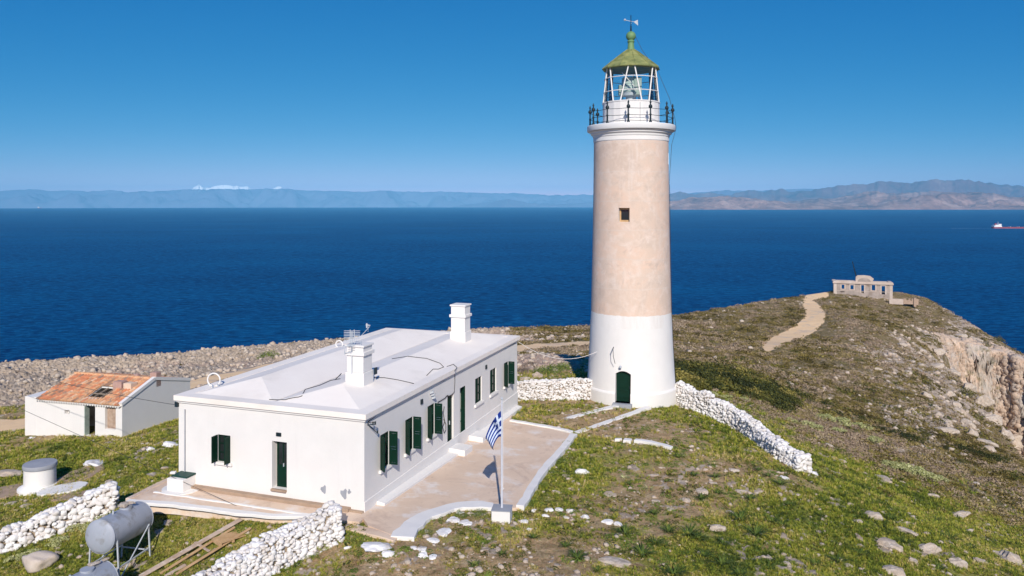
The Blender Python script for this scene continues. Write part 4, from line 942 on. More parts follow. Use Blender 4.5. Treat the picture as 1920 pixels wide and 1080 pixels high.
# ------------------------------------------------------------------ small house with tiled roof
D0 = Vector((-24.0, 47.6, 0)); TH2 = math.atan2(-.264, .964)
def build_small():
    root = tag(empty('small_house', (D0.x, D0.y, -1.4), TH2), 'small whitewashed outbuilding with a broken orange tiled roof', 'house'); zb = -1.4; g = lambda z: z-zb
    dw, dp = 7.5, 6.3; ez, rz_ = .78, 1.72; rd = 2.85; hx = dp-2*rd
    eb = ez+(0)
    m = MB()
    # shell: prism with gable, built from the side profile, local x from -6.55 to 0
    prof = [(0,-1.2),(0,g(ez)),(rd,g(rz_)),(dp,g(ez)+.12),(dp,-1.2)]
    vs = [(-6.55,y,z) for y, z in prof]+[(0,y,z) for y, z in prof]; m.add(vs, [[0,1,2,3,4],[9,8,7,6,5]]+[[i,5+i,5+(i+1)%5,(i+1)%5] for i in range(5)]); sh = m.build('wall', M['white'], root)
    # hollow it so the doorway and the hole in the roof are dark inside
    c = MB(); vs = [(-6.25,.3,-.1),(-6.25,.3,g(ez)-.02),(-6.25,rd,g(rz_)-.1),(-6.25,dp-.3,g(ez)),(-6.25,dp-.3,-.1)]; vs += [(-.3,y,z) for _, y, z in vs]
    c.add(vs, [[0,1,2,3,4],[9,8,7,6,5]]+[[i,5+i,5+(i+1)%5,(i+1)%5] for i in range(5)]); boolean(sh, c)
    def f2(px, py):    # pixel on the front -> local x, z
        a = (px-CX)/F; t = (D0.x-a*D0.y)/(.964+.264*a); return -t, g(H-(py-CY)/F*(D0.y+.264*t))
    def cutf(x0, x1, z0, z1, dep):
        q = MB(); q.box(x0, x1, -.2, dep, z0, z1); boolean(sh, q)
    (x0, zt), (x1, zl) = f2(158, 760), f2(178.5, 818.5); cutf(x0, x1, zl, zt, .8)
    q = MB(); q.box(x0+.01, x0+.05, .0, .36, zl, zt-.03); q.build('door', M['frame_pale'], root)
    q = MB(); q.box(x0, x1, -.05, .3, zl-.1, zl-.003); q.build('door_sill', M['concrete'], root)
    (x2, zt2), (x3, zl2) = f2(197, 763), f2(217, 806); cutf(x2, x3, zl2, zt2, .24)
    q = MB(); q.box(x2+.005, x3-.005, .19, .28, zl2+.005, zt2-.005); q.build('blocked_window', M['rubble'], root)
    (x4, z4), (x5, z5) = f2(205, 815), f2(213.5, 822.5); cutf(x4, x5, z5, z4, .26)
    (x6, z6), (x7, z7) = f2(121, 768.5), f2(130.5, 776.5); cutf(x6, x7, z7, z6, .26)
    q = MB(); q.box(x7-.12, x7-.004, .1, .22, z7+.003, z6-.1); q.build('window_stop', M['dark'], root)
    # roof hole
    hx0, hx1, hy0, hy1 = -3.15, -1.95, .55, 1.75
    hc = MB(); hc.box(hx0, hx1, hy0, hy1, g(ez)-.5, g(rz_)+.3); boolean(sh, hc)
    q = MB(); q.box(-7.5, -6.551, 0, dp*.6, -1.2, g(ez)+.06); q.build('side_room', M['white'], root, bevel=.02)
    q = MB()    # raised verge on the right gable
    for (ya, za), (yb, zb_) in (((-.05, ez-.03), (rd, rz_)), ((rd, rz_), (dp, ez+.12))): q.bar((-.07,ya,g(za)+.09), (-.07,yb,g(zb_)+.09), .24, .2)
    q.build('verge', M['white'], root)
    # tiles: overlapping half round rows running down the slope, each tile modelled
    def slope(name, y_e, y_r, z_e, z_r, skip=None, mtl=0):
        t = MB(); nrow = 27; x_s = -6.42; pitch = (6.42-.2)/nrow; L_ = math.hypot(y_r-y_e, z_r-z_e); nt_ = 8; rr = random.Random(5)
        d = Vector((0, (y_r-y_e)/L_, (z_r-z_e)/L_)); n_ = d.cross(Vector((1,0,0)));  n_ = n_ if n_.z > 0 else -n_
        for i in range(nrow):
            xc = x_s+pitch*(i+.5)
            for j in range(nt_):
                s0 = L_*j/nt_-.06; s1 = L_*(j+1)/nt_+.02; mid = (s0+s1)/2
                yy = y_e+d.y*mid
                if skip and skip[0]-.05 < xc < skip[1]+.05 and skip[2]-.15 < yy < skip[3]+.1: continue
                if rr.random() < .012 and skip: continue
                jx = rr.uniform(-.015,.015); tilt = rr.uniform(-.02,.02); r0_ = pitch*.50; r1_ = pitch*.40; K = 5
                vs = []
                for s_, r_, h in ((s0, r0_, .045), (s1, r1_, .015)):
                    for k in range(K+1):
                        a = math.pi*k/K; vs.append(Vector((xc+jx-math.cos(a)*r_+tilt*(s_-mid), y_e, z_e))+d*s_+n_*(math.sin(a)*r_*.8+h+.02))
                mi = rr.choices([0,1,2,3], [5,3,2,1])[0] if xc > -4.6 else rr.choices([0,1,2,3], [2,6,1,1])[0]
                t.add(vs, [(k, k+1, K+2+k, K+1+k) for k in range(K)]+[tuple(range(K, -1, -1))], mi)
            # channel underneath
            xv = xc+pitch/2; mm = [(xv-pitch*.3), (xv+pitch*.3)]
            if not (skip and skip[0] < xv < skip[1]):
                t.add([Vector((mm[0],y_e,z_e))+n_*.02-d*.05, Vector((mm[1],y_e,z_e))+n_*.02-d*.05, Vector((mm[1],y_e,z_e))+n_*.02+d*L_, Vector((mm[0],y_e,z_e))+n_*.02+d*L_], [(0,1,2,3)], 0)
            else:
                for sa, sb in ((0, (skip[2]-y_e)/d.y), ((skip[3]-y_e)/d.y, L_)):
                    t.add([Vector((mm[0],y_e,z_e))+n_*.02+d*sa, Vector((mm[1],y_e,z_e))+n_*.02+d*sa, Vector((mm[1],y_e,z_e))+n_*.02+d*sb, Vector((mm[0],y_e,z_e))+n_*.02+d*sb], [(0,1,2,3)], 0)
        o = t.build(name, [M['tile_a'], M['tile_b'], M['tile_c'], M['tile_d']], root, smooth=False, fix=False)
        sd = o.modifiers.new('thick', 'SOLIDIFY'); sd.thickness = .012
        return o
    for k, (c1, c2) in {'a': ((.66,.33,.16), (.78,.46,.26)), 'b': ((.62,.22,.10), (.72,.31,.16)), 'c': ((.84,.60,.40), (.74,.46,.27)), 'd': ((.30,.17,.11), (.42,.25,.16))}.items():
        M['tile_'+k] = mottled('clay_tile_'+{'a':'ochre','b':'red','c':'pale','d':'dark'}[k], c1, c2, 6, .85, .3, .006, 30, (.36,.26,.19), 2.5)
    tr = slope('roof_tiles', -.12, rd, g(ez)-.02, g(rz_), (hx0, hx1, hy0, hy1))
    slope('rear_roof_tiles', dp+.1, rd, g(ez)+.1, g(rz_))
    q = MB()
    for i in range(16):
        x = -6.4+i*.395; q.tube([(x, rd, g(rz_)+.05), (x+.42, rd, g(rz_)+.065)], [.10,.12], 8)
    q.build('ridge_tiles', M['tile_a'], root)
    q = MB()
    for x in (-2.72, -2.2): q.bar((x+.0, .3, g(ez)-.02+.1), (x+.1, 2.0, g(ez)+.55), .07, .07)
    q.bar((hx0-.1, 1.0, g(ez)+.30), (hx1+.1, 1.0, g(ez)+.30), .06, .06); q.bar((hx0+.05, 1.7, g(ez)+.62), (hx1+.35, 1.9, g(ez)+.72), .05, .04)
    q.build('rafter', M['beam'], root)
    q = MB(); rr = random.Random(3)
    for i in range(34):
        x = -6.5+i*.19; q.box(x, x+.10, -.14, .02, g(ez)-.14, g(ez)-.05)
    q.build('eave_course', M['white'], root)
    q = MB(); q.box(-6.3, -.02, -.16, .0, g(ez)-.06, g(ez)-.035); q.build('eave_board', M['white'], root)
    def stub(x, y, wx, wy, z0, z1, mt, nm='chimney'):
        q = MB(); q.box(x-wx/2, x+wx/2, y-wy/2, y+wy/2, g(z0), g(z1)); q.box(x-wx/2+.08, x+wx/2-.08, y-wy/2+.08, y+wy/2-.08, g(z1)-.003, g(z1)+.02)
        q.build(nm, M[mt], root, bevel=.03)
    stub(-1.72, 1.75, .66, .55, .9, 1.78, 'pinkbrick'); stub(-.95, 1.75, .58, .55, .9, 1.72, 'concrete'); stub(-.25, 3.2, .5, .45, 1.2, 2.12, 'pinkbrick'); stub(-1.6, 3.1, .3, .3, 1.2, 1.95, 'pinkbrick')
    q = MB(); q.box(-.02, .10, rd, dp, g(ez)+.0, g(ez)+.02); q.build('copping', M['pinkbrick'], root) if False else None
build_small()

# ------------------------------------------------------------------ ruin on the headland
def build_ruin():
    Y0 = 230.0; a = P(1563.5, 553, Y0); b_ = P(1675, 553, Y0); W = 15.7; sn, cs = math.sin(R(20)), math.cos(R(20)); zt = H-(527-CY)/F*Y0; zg = -16.2
    root = tag(empty('ruined_building', (a.x, a.y, zg), R(-20)), 'roofless ruined stone building on the far headland with a broken pediment', 'building')
    ht = zt-zg; dpt = 7.0; m = MB(); m.box(0, W, 0, dpt, -3, ht-.6); sh = m.build('wall', M['ruin'], root)
    c = MB(); c.box(.7, W-.7, .7, dpt-.7, -1, ht+2); boolean(sh, c)
    def ux_(px): k = (px-CX)/F; return (k*Y0-a.x)/(cs+k*sn)
    def zz(py, px=1618): return H-(py-CY)/F*(Y0-ux_(px)*sn)-zg
    wins = [(1578,1583.2,533.6,541.5), (1594.6,1600.5,534.5,542.5), (1614.8,1620,534.5,549.5), (1634.5,1641,534.5,544.5), (1653,1659.6,536.2,552)]
    for i, (p0, p1, t, bt) in enumerate(wins):
        x0, x1 = ux_(p0), ux_(p1); z1_, z0_ = zz(t, p0), zz(bt, p0)
        c = MB(); c.box(x0, x1, -.5, .9, z0_, z1_); boolean(sh, c)
        c = MB(); c.box(x0-.1, x1+.8, dpt-.9, dpt+.5, z0_-1.1 if i < 4 else z0_+.3, z1_-.1); boolean(sh, c)
        f = MB(); t_ = .34; f.box(x0-t_, x0, -.07, .10, z0_-(.25 if i in (0,1,3) else 0), z1_+t_); f.box(x1, x1+t_, -.07, .10, z0_-(.25 if i in (0,1,3) else 0), z1_+t_); f.box(x0, x1, -.07, .10, z1_, z1_+t_)
        if i in (0,1,3): f.box(x0, x1, -.07, .10, z0_-.25, z0_)
        f.build('window_frame' if i in (0,1,3) else 'door_frame', M['ruintrim'], root)
    c = MB(); c.box(ux_(1575.5), ux_(1583.5), -.4, .5, zz(548, 1580), zz(546, 1580)); boolean(sh, c)
    m = MB(); m.box(-.3, W+.3, -.35, .7, ht-.6, ht-.15); m.box(-.15, W+.15, -.2, .7, ht-.15, ht+.12); m.box(-.3, .7, .7, dpt, ht-.6, ht-.1); m.box(W-.7, W+.3, .7, dpt, ht-.6, ht-.1); m.box(.7, W-.7, dpt-.7, dpt+.1, ht-.6, ht-.25); m.build('cornice', M['ruintrim'], root)
    for x0, x1 in ((-.08, .75), (W-.75, W+.08)):
        m = MB(); m.box(x0, x1, -.08, .15, -2, ht-.6); m.build('corner_pilaster', M['ruintrim'], root)
    m = MB(); m.box(.75, W-.75, -.05, .1, zz(546.5), zz(545.8)); m.build('string_course', M['ruintrim'], root)
    x0, x1, xt0, xt1 = ux_(1604), ux_(1637), ux_(1606), ux_(1634.5); hp = zz(516.3)-ht-.12
    m = MB(); poly = [(x0,0),(x0+.1,hp*.75),(xt0+.3,hp*.97),((x0+x1)/2,hp*1.02),(xt1-.4,hp*.92),(x1+.2,hp*.5),(x1-.2,0)]
    vs = [(x, y, ht+.12+z) for y in (-.15, .6) for x, z in poly]; k = len(poly); m.add(vs, [list(range(k)), list(range(k, 2*k))[::-1]]+[[i,(i+1)%k,k+(i+1)%k,k+i] for i in range(k)]); m.build('pediment', M['ruintrim'], root)
    xc = (x0+x1)/2; m = MB(); pts = [(xc+1.75*math.cos(t), 1.05*math.sin(t)) for t in np.linspace(0, math.pi, 12)]
    vs = [(x, y, ht+.14+z) for y in (-.24, -.151) for x, z in pts]; k = len(pts); m.add(vs, [list(range(k)), list(range(k, 2*k))[::-1]]+[[i,(i+1)%k,k+(i+1)%k,k+i] for i in range(k)]); m.build('relief_arch', M['ruin'], root)
M['ruin'] = mottled('ruin_masonry', (.33,.275,.24), (.43,.355,.31), .9, .95, .6, .05, 5, (.27,.21,.17), .5)
M['ruintrim'] = mottled('ruin_trim', (.58,.48,.41), (.50,.40,.33), .8, .95, .4, .03, 5, (.62,.55,.5), .4)
build_ruin()
a = P(1606, 520, 233); b_ = P(1598, 490, 233); m = MB(); m.tube([a-Vector((-.5,0,3.5)), a, b_], [.22,.20,.12], 8); tag(m.build('leaning_mast', M['iron']), 'dark leaning mast above the ruined building', 'mast')
def brickstub():
    p = P(1694, 560, 218); o = tag(empty('brick_ruin', p-Vector((0,0,.5)), R(-20)), 'low pink brick remnant of a wall right of the ruined building', 'ruin'); m = MB(); m.box(0, 3.8, 0, .6, -1, .55); m.box(2.6, 3.2, -.3, .6, -1.6, .85); w_ = m.build('wall', M['rubble'], o)
    c = MB(); c.box(.7,1.3,-.5,1,.1,.7); boolean(w_, c); c = MB(); c.box(1.7,2.1,-.5,1,.0,.6); boolean(w_, c)
    m = MB(); m.box(-3.6, 0, .1, .7, -1.2, .35); m.build('low_wall', M['ruintrim'], o)
brickstub()

# ------------------------------------------------------------------ stones and dry stone walls
def ico(sub):
    bm = bmesh.new(); bmesh.ops.create_icosphere(bm, subdivisions=sub, radius=1); v = np.array([p.co[:] for p in bm.verts]); f = np.array([[q.index for q in p.verts] for p in bm.faces]); bm.free(); return v, f
ICO1, ICO2, ICO3 = ico(1), ico(2), ico(3)
def n3(v, s, seed): return (vn(v[:,0]*s+v[:,2]*.7*s, v[:,1]*s+seed, seed)+vn(v[:,1]*s-v[:,2]*s*.8, v[:,2]*s+v[:,0]*.5*s, seed+9))-1.0
def stone_shape(seed, tpl=ICO2, blocky=.6, amp=.25, cube=0, cuts=7):
    v, f = tpl; r = np.random.default_rng(seed); v = v.copy()
    if cube: v = v/((np.abs(v)**cube).sum(1)**(1/cube))[:,None]*.88; v = v*r.uniform(.75,1.15,3)
    for _ in range(cuts):      # cut facets
        n = r.normal(size=3); n /= np.linalg.norm(n); d = r.uniform(.62, .92); k = v@n; v = v - np.where(k > d, k-d, 0)[:,None]*n*blocky
    v *= (1+amp*n3(v, 1.6, seed)[:,None]-amp*.9*(np.abs(n3(v, 2.9, seed+3))-.2)[:,None]+amp*.35*n3(v, 7, seed+5)[:,None]); return v, f
def rot_z(a):
    c, s = np.cos(a), np.sin(a); Z = np.zeros_like(c); O = np.ones_like(c); return np.stack([np.stack([c,-s,Z],-1),np.stack([s,c,Z],-1),np.stack([Z,Z,O],-1)],-2)
def rand_rot(n, r, tilt=.5):
    a = r.uniform(0, 2*math.pi, n); ax = r.normal(size=(n,2)); ax /= np.linalg.norm(ax, axis=1)[:,None]+1e-9; th = r.uniform(-tilt, tilt, n)
    c = np.cos(th); s = np.sin(th); x, y = ax[:,0], ax[:,1]
    Rt = np.stack([np.stack([c+x*x*(1-c), x*y*(1-c), y*s],-1), np.stack([x*y*(1-c), c+y*y*(1-c), -x*s],-1), np.stack([-y*s, x*s, c],-1)],-2)
    return Rt@rot_z(a)
def instance(tpls, pos, scl, rot, r, vary=None):
    """many shapes merged into one mesh: tpls list of (verts, tris); pos (n,3) scl (n,3) rot (n,3,3)"""
    VV = []; FF = []; RR = []; off = 0; n = len(pos); ch = r.integers(0, len(tpls), n); rn = r.random(n) if vary is None else vary
    for k, (v, f) in enumerate(tpls):
        ix = np.nonzero(ch == k)[0]
        if not len(ix): continue
        P_ = np.einsum('nij,nvj->nvi', rot[ix], v[None]*scl[ix][:,None,:])+pos[ix][:,None]
        VV.append(P_.reshape(-1,3)); FF.append((f[None]+np.arange(len(ix))[:,None,None]*len(v)).reshape(-1, f.shape[1])+off); off += len(ix)*len(v); RR.append(np.repeat(rn[ix], len(v)))
    return np.concatenate(VV), np.concatenate(FF), np.concatenate(RR)
STN = [stone_shape(s, ICO2, 1.0, .13, 9) for s in range(8)]
STL = [stone_shape(s+40, ICO1, .5, .42) for s in range(6)]
def dry_wall(label, pts, h, wb, wt, size, seed, loose=0, ragged=.12, zoff=0, tpl=None):
    """rubble wall: every stone modelled, core behind; pts ground line, h height (start, end)"""
    r = np.random.default_rng(seed); pts = [Vector(p) for p in pts]; q = resample(pts, .25); n = len(q)
    S = np.array([[p.x, p.y] for p in q]); gz = ground(S[:,0], S[:,1])-.05+zoff
    d = np.gradient(S, axis=0); d /= np.linalg.norm(d, axis=1)[:,None]; nr = np.stack([d[:,1], -d[:,0]], -1)
    ln = np.r_[0, np.cumsum(np.linalg.norm(np.diff(S, axis=0), axis=1))]; Lt = ln[-1]
    hh = np.interp(ln, [0, Lt], h)*(1+ragged*(fbm(ln*1.1, ln*0+seed, 3, seed)-.5)*2)
    def at(s): return [np.interp(s, ln, a) for a in (S[:,0], S[:,1], gz, hh, nr[:,0], nr[:,1], d[:,0], d[:,1])]
    P_ = []; sc_ = []
    step = size*.68
    for side in (-1, 1):
        rows = max(2, int(max(h)/(size*.55)))
        for k in range(rows+1):
            s = np.arange(0, Lt, step)+r.uniform(0, step*.6, len(np.arange(0, Lt, step)))
            x, y, z, H_, nx, ny, _, _ = at(s); t = k/rows; half = (wb+(wt-wb)*t)/2-size*.22
            P_.append(np.stack([x+nx*half*side, y+ny*half*side, z+H_*t-.02*r.random(len(s))], -1))
    for k in range(max(1, int(wt/(size*.6)))):      # top courses
        s = np.arange(0, Lt, step)+r.uniform(0, step*.6, len(np.arange(0, Lt, step))); x, y, z, H_, nx, ny, _, _ = at(s)
        o_ = r.uniform(-.5, .5, len(s))*(wt-size*.4); P_.append(np.stack([x+nx*o_, y+ny*o_, z+H_+.0+r.uniform(-.05,.06,len(s))], -1))
    for e in (0, Lt):                                # ends
        for k in range(int(max(h)/(size*.55))+1):
            for o_ in np.arange(-.5, .51, size*.7/max(wb, .3)):
                x, y, z, H_, nx, ny, dx, dy = at(np.array([e])); t = min(1, k*size*.55/H_[0]); P_.append(np.array([[x[0]+nx[0]*o_*(wb+(wt-wb)*t), y[0]+ny[0]*o_*(wb+(wt-wb)*t), z[0]+H_[0]*t]]))
    P_ = np.concatenate(P_); P_ += r.normal(size=P_.shape)*size*.11; m_ = len(P_)
    sz = size*.5*r.uniform(.5, 1.45, m_)[:,None]*np.stack([r.uniform(.85,1.25,m_), r.uniform(.75,1.1,m_), r.uniform(.6,.9,m_)], -1)
    V, F_, rn = instance(tpl or STN, P_, sz, rand_rot(m_, r, .45), r)
    # core
    vs = []; 
    for i in range(n):
        for a, z in ((-wb/2+size*.42, -.25), (-wt/2+size*.42, hh[i]-size*.34), (wt/2-size*.42, hh[i]-size*.34), (wb/2-size*.42, -.25)):
            vs.append((S[i,0]+nr[i,0]*a, S[i,1]+nr[i,1]*a, gz[i]+z))
    fs = []
    for i in range(n-1):
        for k in range(3): a = 4*i+k; b = a+1; fs += [[a, b, b+4], [a, b+4, a+4]]
    fs += [[0,1,2],[0,2,3],[4*n-4,4*n-2,4*n-3],[4*n-4,4*n-1,4*n-2]]
    F_ = np.r_[F_, np.array(fs)+len(V)]; V = np.r_[V, np.array(vs)]; rn = np.r_[rn, np.zeros(len(vs))]
    o = fast_mesh('dry_stone_wall', V, F_, M['white_stone'], rnd=rn); tag(o, label, 'stone wall')
    o.data.materials.append(M['gap_shade_fill']); mi_ = np.zeros(len(F_), np.int32); mi_[-len(fs):] = 1; o.data.polygons.foreach_set('material_index', mi_)
    me = o.data; bm = bmesh.new(); bm.from_mesh(me); bmesh.ops.recalc_face_normals(bm, faces=bm.faces); bm.to_mesh(me); bm.free()
    return o
w0 = Pz(968, 750, .12); w1 = Pz(1104, 749, .02)
dry_wall('straight whitewashed rubble wall between the long house and the lighthouse', [w0+Vector((-.35,.2,0)), w1+Vector((.2,.2,0))], (1.18,1.30), .7, .5, .21, 21, ragged=.05)
dry_wall('whitewashed rubble wall running downhill from the right of the lighthouse', [P(1273,764,52.3), P(1330,783,49.6), G(1385,806), G(1430,836), G(1466,862), G(1506,884)], (1.50,.72), 1.0, .62, .23, 22, ragged=.16)
dry_wall('thick whitewashed rubble wall in the foreground ending near the house corner', [Pz(628,1000,.75), Pz(555,1030,.55), Pz(468,1072,.35), Pz(400,1105,.25), Pz(320,1150,.15)], (1.12,.92), 1.15, .75, .20, 23, ragged=.10)
dry_wall('tumbled whitewashed rubble wall on the left behind the grey tanks', [Pz(216,960,-.4), Pz(160,975,-.6), Pz(90,1005,-.9), Pz(20,1030,-1.15), Pz(-80,1062,-1.5)], (1.15,.62), 1.0, .55, .29, 24, ragged=.22)

# ------------------------------------------------------------------ individual rocks
RK = []
for k in range(5):
    v, f = stone_shape(100+k, ICO3, 1.0, .36, 0, 13); v = v*np.array([1, .8, .62]); me = bpy.data.meshes.new('rock_shape'); me.from_pydata([tuple(p) for p in v], [], [tuple(q) for q in f]); RK.append(me)
def mesh_with(me, m):
    q = me.copy(); q.materials.append(m); at = q.attributes.new('rnd', 'FLOAT', 'POINT'); at.data.foreach_set('value', np.full(len(q.vertices), .2, np.float32)); return q
RKL = [mesh_with(m_, M['rock']) for m_ in RK]; RKW = [mesh_with(m_, M['white_stone']) for m_ in RK]
def rock(px, py, wpx, label, group, white=False, flat=1.0, seed=0, name='rock'):
    p = G(px, py); s = wpx/F*p.y*.55; me = (RKW if white else RKL)[seed % 5]; o = bpy.data.objects.new(name, me); COL.objects.link(o)
    z = float(ground(np.array(p.x), np.array(p.y))); rr = random.Random(seed*7+int(px)); o.location = (p.x, p.y, z-s*.02*flat)
    o.scale = (s, s*rr.uniform(.8,1.2), s*flat*rr.uniform(.85,1.1)); o.rotation_euler = (rr.uniform(-.2,.2), rr.uniform(-.2,.2), rr.uniform(-.5,.5)); tag(o, label, 'rock', group)
    return o
ORD = 'first second third fourth fifth sixth seventh eighth ninth tenth eleventh twelfth thirteenth fourteenth fifteenth sixteenth seventeenth eighteenth nineteenth twentieth'.split(); ORD += ['twenty-'+o for o in ORD[:9]]+['thirtieth']+['thirty-'+o for o in ORD[:9]]+['fortieth']
def ordinal(objs, text):
    objs = sorted([o for o in objs if o], key=lambda o: o.location.x/o.location.y)
    for i, o in enumerate(objs): o['label'] = (('leftmost' if i == 0 else ('rightmost' if i == len(objs)-1 else ORD[i]+' from the left')) + ' ' + text)
gR = 'grey limestone rocks on the right hand slope'; gW = 'whitewashed loose stones'; gD = 'pale stones in the dry grass'
big = [(1634,969,34,'holed pale boulder, a little apart at the upper left of the right slope rocks',1.0),(1663,1022,48,'wide rounded grey boulder near the bottom right, left of the taller one',.8),
 (1739,1034,46,'tall grey boulder near the bottom right, between the wide and the furrowed one',1.0),(1795,1060,40,'upright furrowed grey rock on the bottom edge',1.5),(1892,1050,56,'largest reddish tinged boulder at the bottom right corner',.9),
 (1672,1072,40,'grey rock cut by the bottom edge left of the furrowed rock',.9),(1697,997,40,'flat long pale outcrop above the two grey boulders',.45),(1795,968,48,'long flat outcrop on the right hand slope',.5),
 (1651,898,46,'narrow pale outcrop on the green slope below the spurge bushes',.45),(1709,1052,28,'low leaning rock between the boulders at the bottom',.8)]
for i, (x, y, s, l, fl) in enumerate(big): rock(x, y, s, l, gR, flat=fl, seed=i+1)
_c = []
for i, (x, y, s) in enumerate([(1593,946,20),(1575,865,20),(1551,837,20),(1830,909,20),(1841,1054,30),(1577,983,14),(1605,981,22),(1746,932,26),(1816,999,22),(1900,940,22),(1766,1003,16),(1850,985,18),(1690,905,16),(1530,1040,18),(1590,1062,20),(1500,1010,14),(1862,905,16),(1720,892,14)]):
    _c.append(rock(x, y, s, 'small grey limestone rock lying on the green slope at the right', 'small grey rocks on the right hand slope', flat=.7, seed=i+20))
ordinal(_c, 'of the small grey rocks on the right hand slope')
_c = []
for i, (x, y, s, fl) in enumerate([(1069,917,20,.6),(1045,924,20,.6),(1061,894,18,.5),(1377,882,26,.6),(1317,924,28,.7),(1286,940,24,.7),(1230,940,16,.7),(1368,962,18,.7),(1390,922,30,.4),(1419,920,26,.5),(1438,1045,22,.6),(1471,1056,20,.6),(1140,928,28,.35),(1221,892,26,.4),(1161,1003,16,.5),(1258,956,18,.5),(1336,905,18,.4),(1240,878,14,.4),(1290,1045,16,.5)]):
    _c.append(rock(x, y, s, 'pale limestone rock half sunk in the dry grass right of the terrace', gD, flat=fl, seed=i+40))
ordinal(_c, 'of the pale half sunk rocks right of the terrace')
rock(1151,1055,55, 'broad flat pitted limestone outcrop at the bottom edge below the flagpole', gD, flat=.35, seed=71, name='outcrop')
rock(1343,994,34, 'bright cream rock among the dark leaved clumps', gD, flat=.8, seed=72)
rock(1088,888,28, 'bright whitewashed stone beside the right kerb of the terrace', gW, True, .9, 73, 'whitewashed_stone')
rock(1471,896,20, 'white stone beside the end of the downhill wall', gW, True, .8, 74, 'whitewashed_stone')
rock(1525,887,22, 'white stone at the very end of the downhill wall', gW, True, .6, 75, 'whitewashed_stone')
rock(702,1028,56, 'large whitewashed hump of rock right of the foreground wall', gW, True, .5, 76, 'whitewashed_stone')
_c = []
for i, (x, y, s, fl) in enumerate([(1000,958,16,.8),(1028,958,17,.8),(1048,958,18,.8),(1069,961,18,.8),(1063,971,15,.8),(1097,971,18,.9),(1138,978,20,.8),(1159,983,18,.8),(1021,969,15,.8),(983,980,20,.8),(992,994,14,.8)]):
    _c.append(rock(x, y, s, 'whitewashed stone in the row edging the grass right of the flagpole', 'whitewashed stones edging the grass right of the flagpole', True, fl, i+80, 'whitewashed_stone'))
ordinal(_c, 'of the white stones edging the grass by the flagpole')
_c = []
for i, (x, y, s, fl) in enumerate([(791,1043,28,.8),(728,1043,24,.9),(870,982,28,.5),(847,979,26,.5),(832,998,34,.5),(789,1032,34,.5),(810,1012,24,.5),(775,1030,18,.6),(860,960,18,.5),(812,1048,18,.7),(640,1016,16,.6),(652,1030,14,.6),(670,985,14,.7)]):
    _c.append(rock(x, y, s, 'whitewashed stone bordering the curved white apron of the terrace', 'whitewashed stones round the curved apron', True, fl, i+100, 'whitewashed_stone'))
ordinal(_c, 'of the white stones round the curved apron')
rock(283,844,22, 'round whitewashed stone in the grass between the two houses', gW, True, 1.0, 120, 'whitewashed_stone')
rock(322,834,28, 'flat whitewashed rock touching the left wall of the long house', gW, True, .7, 121, 'whitewashed_stone')
rock(180,870,50, 'long low whitewashed rock above the cistern', gW, True, .4, 122, 'whitewashed_stone')
rock(60,822,16, 'small white stone left of the small house', gW, True, .6, 125, 'whitewashed_stone')
_c = []
for i, (x, y, s, fl) in enumerate([(290,889,34,.35),(24,945,26,.4),(50,950,24,.4),(250,852,16,.4),(205,905,16,.4),(130,850,18,.4),(20,888,50,.4),(310,878,18,.4),(345,985,22,.4),(320,995,28,.4)]):
    _c.append(rock(x, y, s, 'weathered grey rock level with the grass left of the long house', 'grey rocks in the grass left of the long house', flat=fl, seed=i+130))
ordinal(_c, 'of the flat grey rocks left of the long house')
rock(1008,707,26, 'pale boulder behind the straight wall beside the long house', gD, seed=150, flat=.9)
rock(985,711,20, 'pale boulder touching the far corner of the long house', gD, seed=151, flat=.9)
# limestone crags on the far slope
_c = []
for i, (x, y, s, fl) in enumerate([(1735,748,34,1.6),(1800,632,22,.8),(1828,640,26,.8),(1772,648,24,.9),(1862,650,26,.8),(1893,662,24,.9),(1758,662,24,1.0),(1815,733,30,1.4),(1842,760,34,1.6),(1862,792,36,1.7),(1884,818,34,1.5),(1906,848,36,1.2),(1785,700,26,1.0),(1780,745,20,1.5),(1800,775,26,1.6),(1822,820,30,1.3),(1850,845,26,1.2),(1752,765,18,1.3),(1710,735,16,1.0),(1775,795,22,1.3),(1760,782,26,1.2),(1790,762,22,1.1),(1812,800,28,1.5),(1768,812,46,.6),(1700,700,24,1.0),(1728,660,24,.9),(1690,648,20,.8),(1845,834,40,.7),(1640,695,22,.7),(1756,690,30,.9),(1665,677,18,.8),(1841,718,20,1),(1700,775,14,.7),(1722,622,18,.8),(1905,850,30,.9)]):
    _c.append(rock(x, y, s, 'weathered limestone crag standing out of the scrub near the cliff', 'limestone crags in the scrub near the cliff', flat=fl, seed=i+160, name='crag'))
ordinal(_c, 'of the limestone crags near the cliff')

# ------------------------------------------------------------------ cistern, slabs, white box, tanks, timber
def slab(name, px, py, wpx, hpx, mt, label, seed, th=.08):
    p = G(px, py); r = random.Random(seed); s = wpx/2/F*p.y; s2 = hpx/2/F*p.y*p.y/(H-p.z)
    pts = [(p.x+s*math.cos(a)*r.uniform(.85,1.1), p.y+s2*math.sin(a)*r.uniform(.85,1.1)) for a in np.linspace(0, 2*math.pi, 18)[:-1]]
    zt = float(base_z(np.array(p.x), np.array(p.y)))+.06
    b = MB(); gx = lambda x, y: float(base_z(np.array(x), np.array(y)))+th; b.prism(pts, lambda x, y: gx(x, y)-.4, gx); o = b.build(name, M[mt], bevel=.03); tag(o, label, 'slab')
slab('concrete_slab', 150, 893, 78, 34, 'brown_conc', 'brown concrete apron behind the round cistern', 1)
slab('concrete_slab', 25, 922, 110, 26, 'brown_conc', 'brown concrete apron left of the round cistern', 2)
slab('white_slab', 118, 920, 96, 20, 'white', 'flat white painted slab right of the round cistern', 3, .12)
slab('concrete_slab', 135, 932, 90, 14, 'brown_conc', 'narrow concrete strip below the white painted slab', 4)
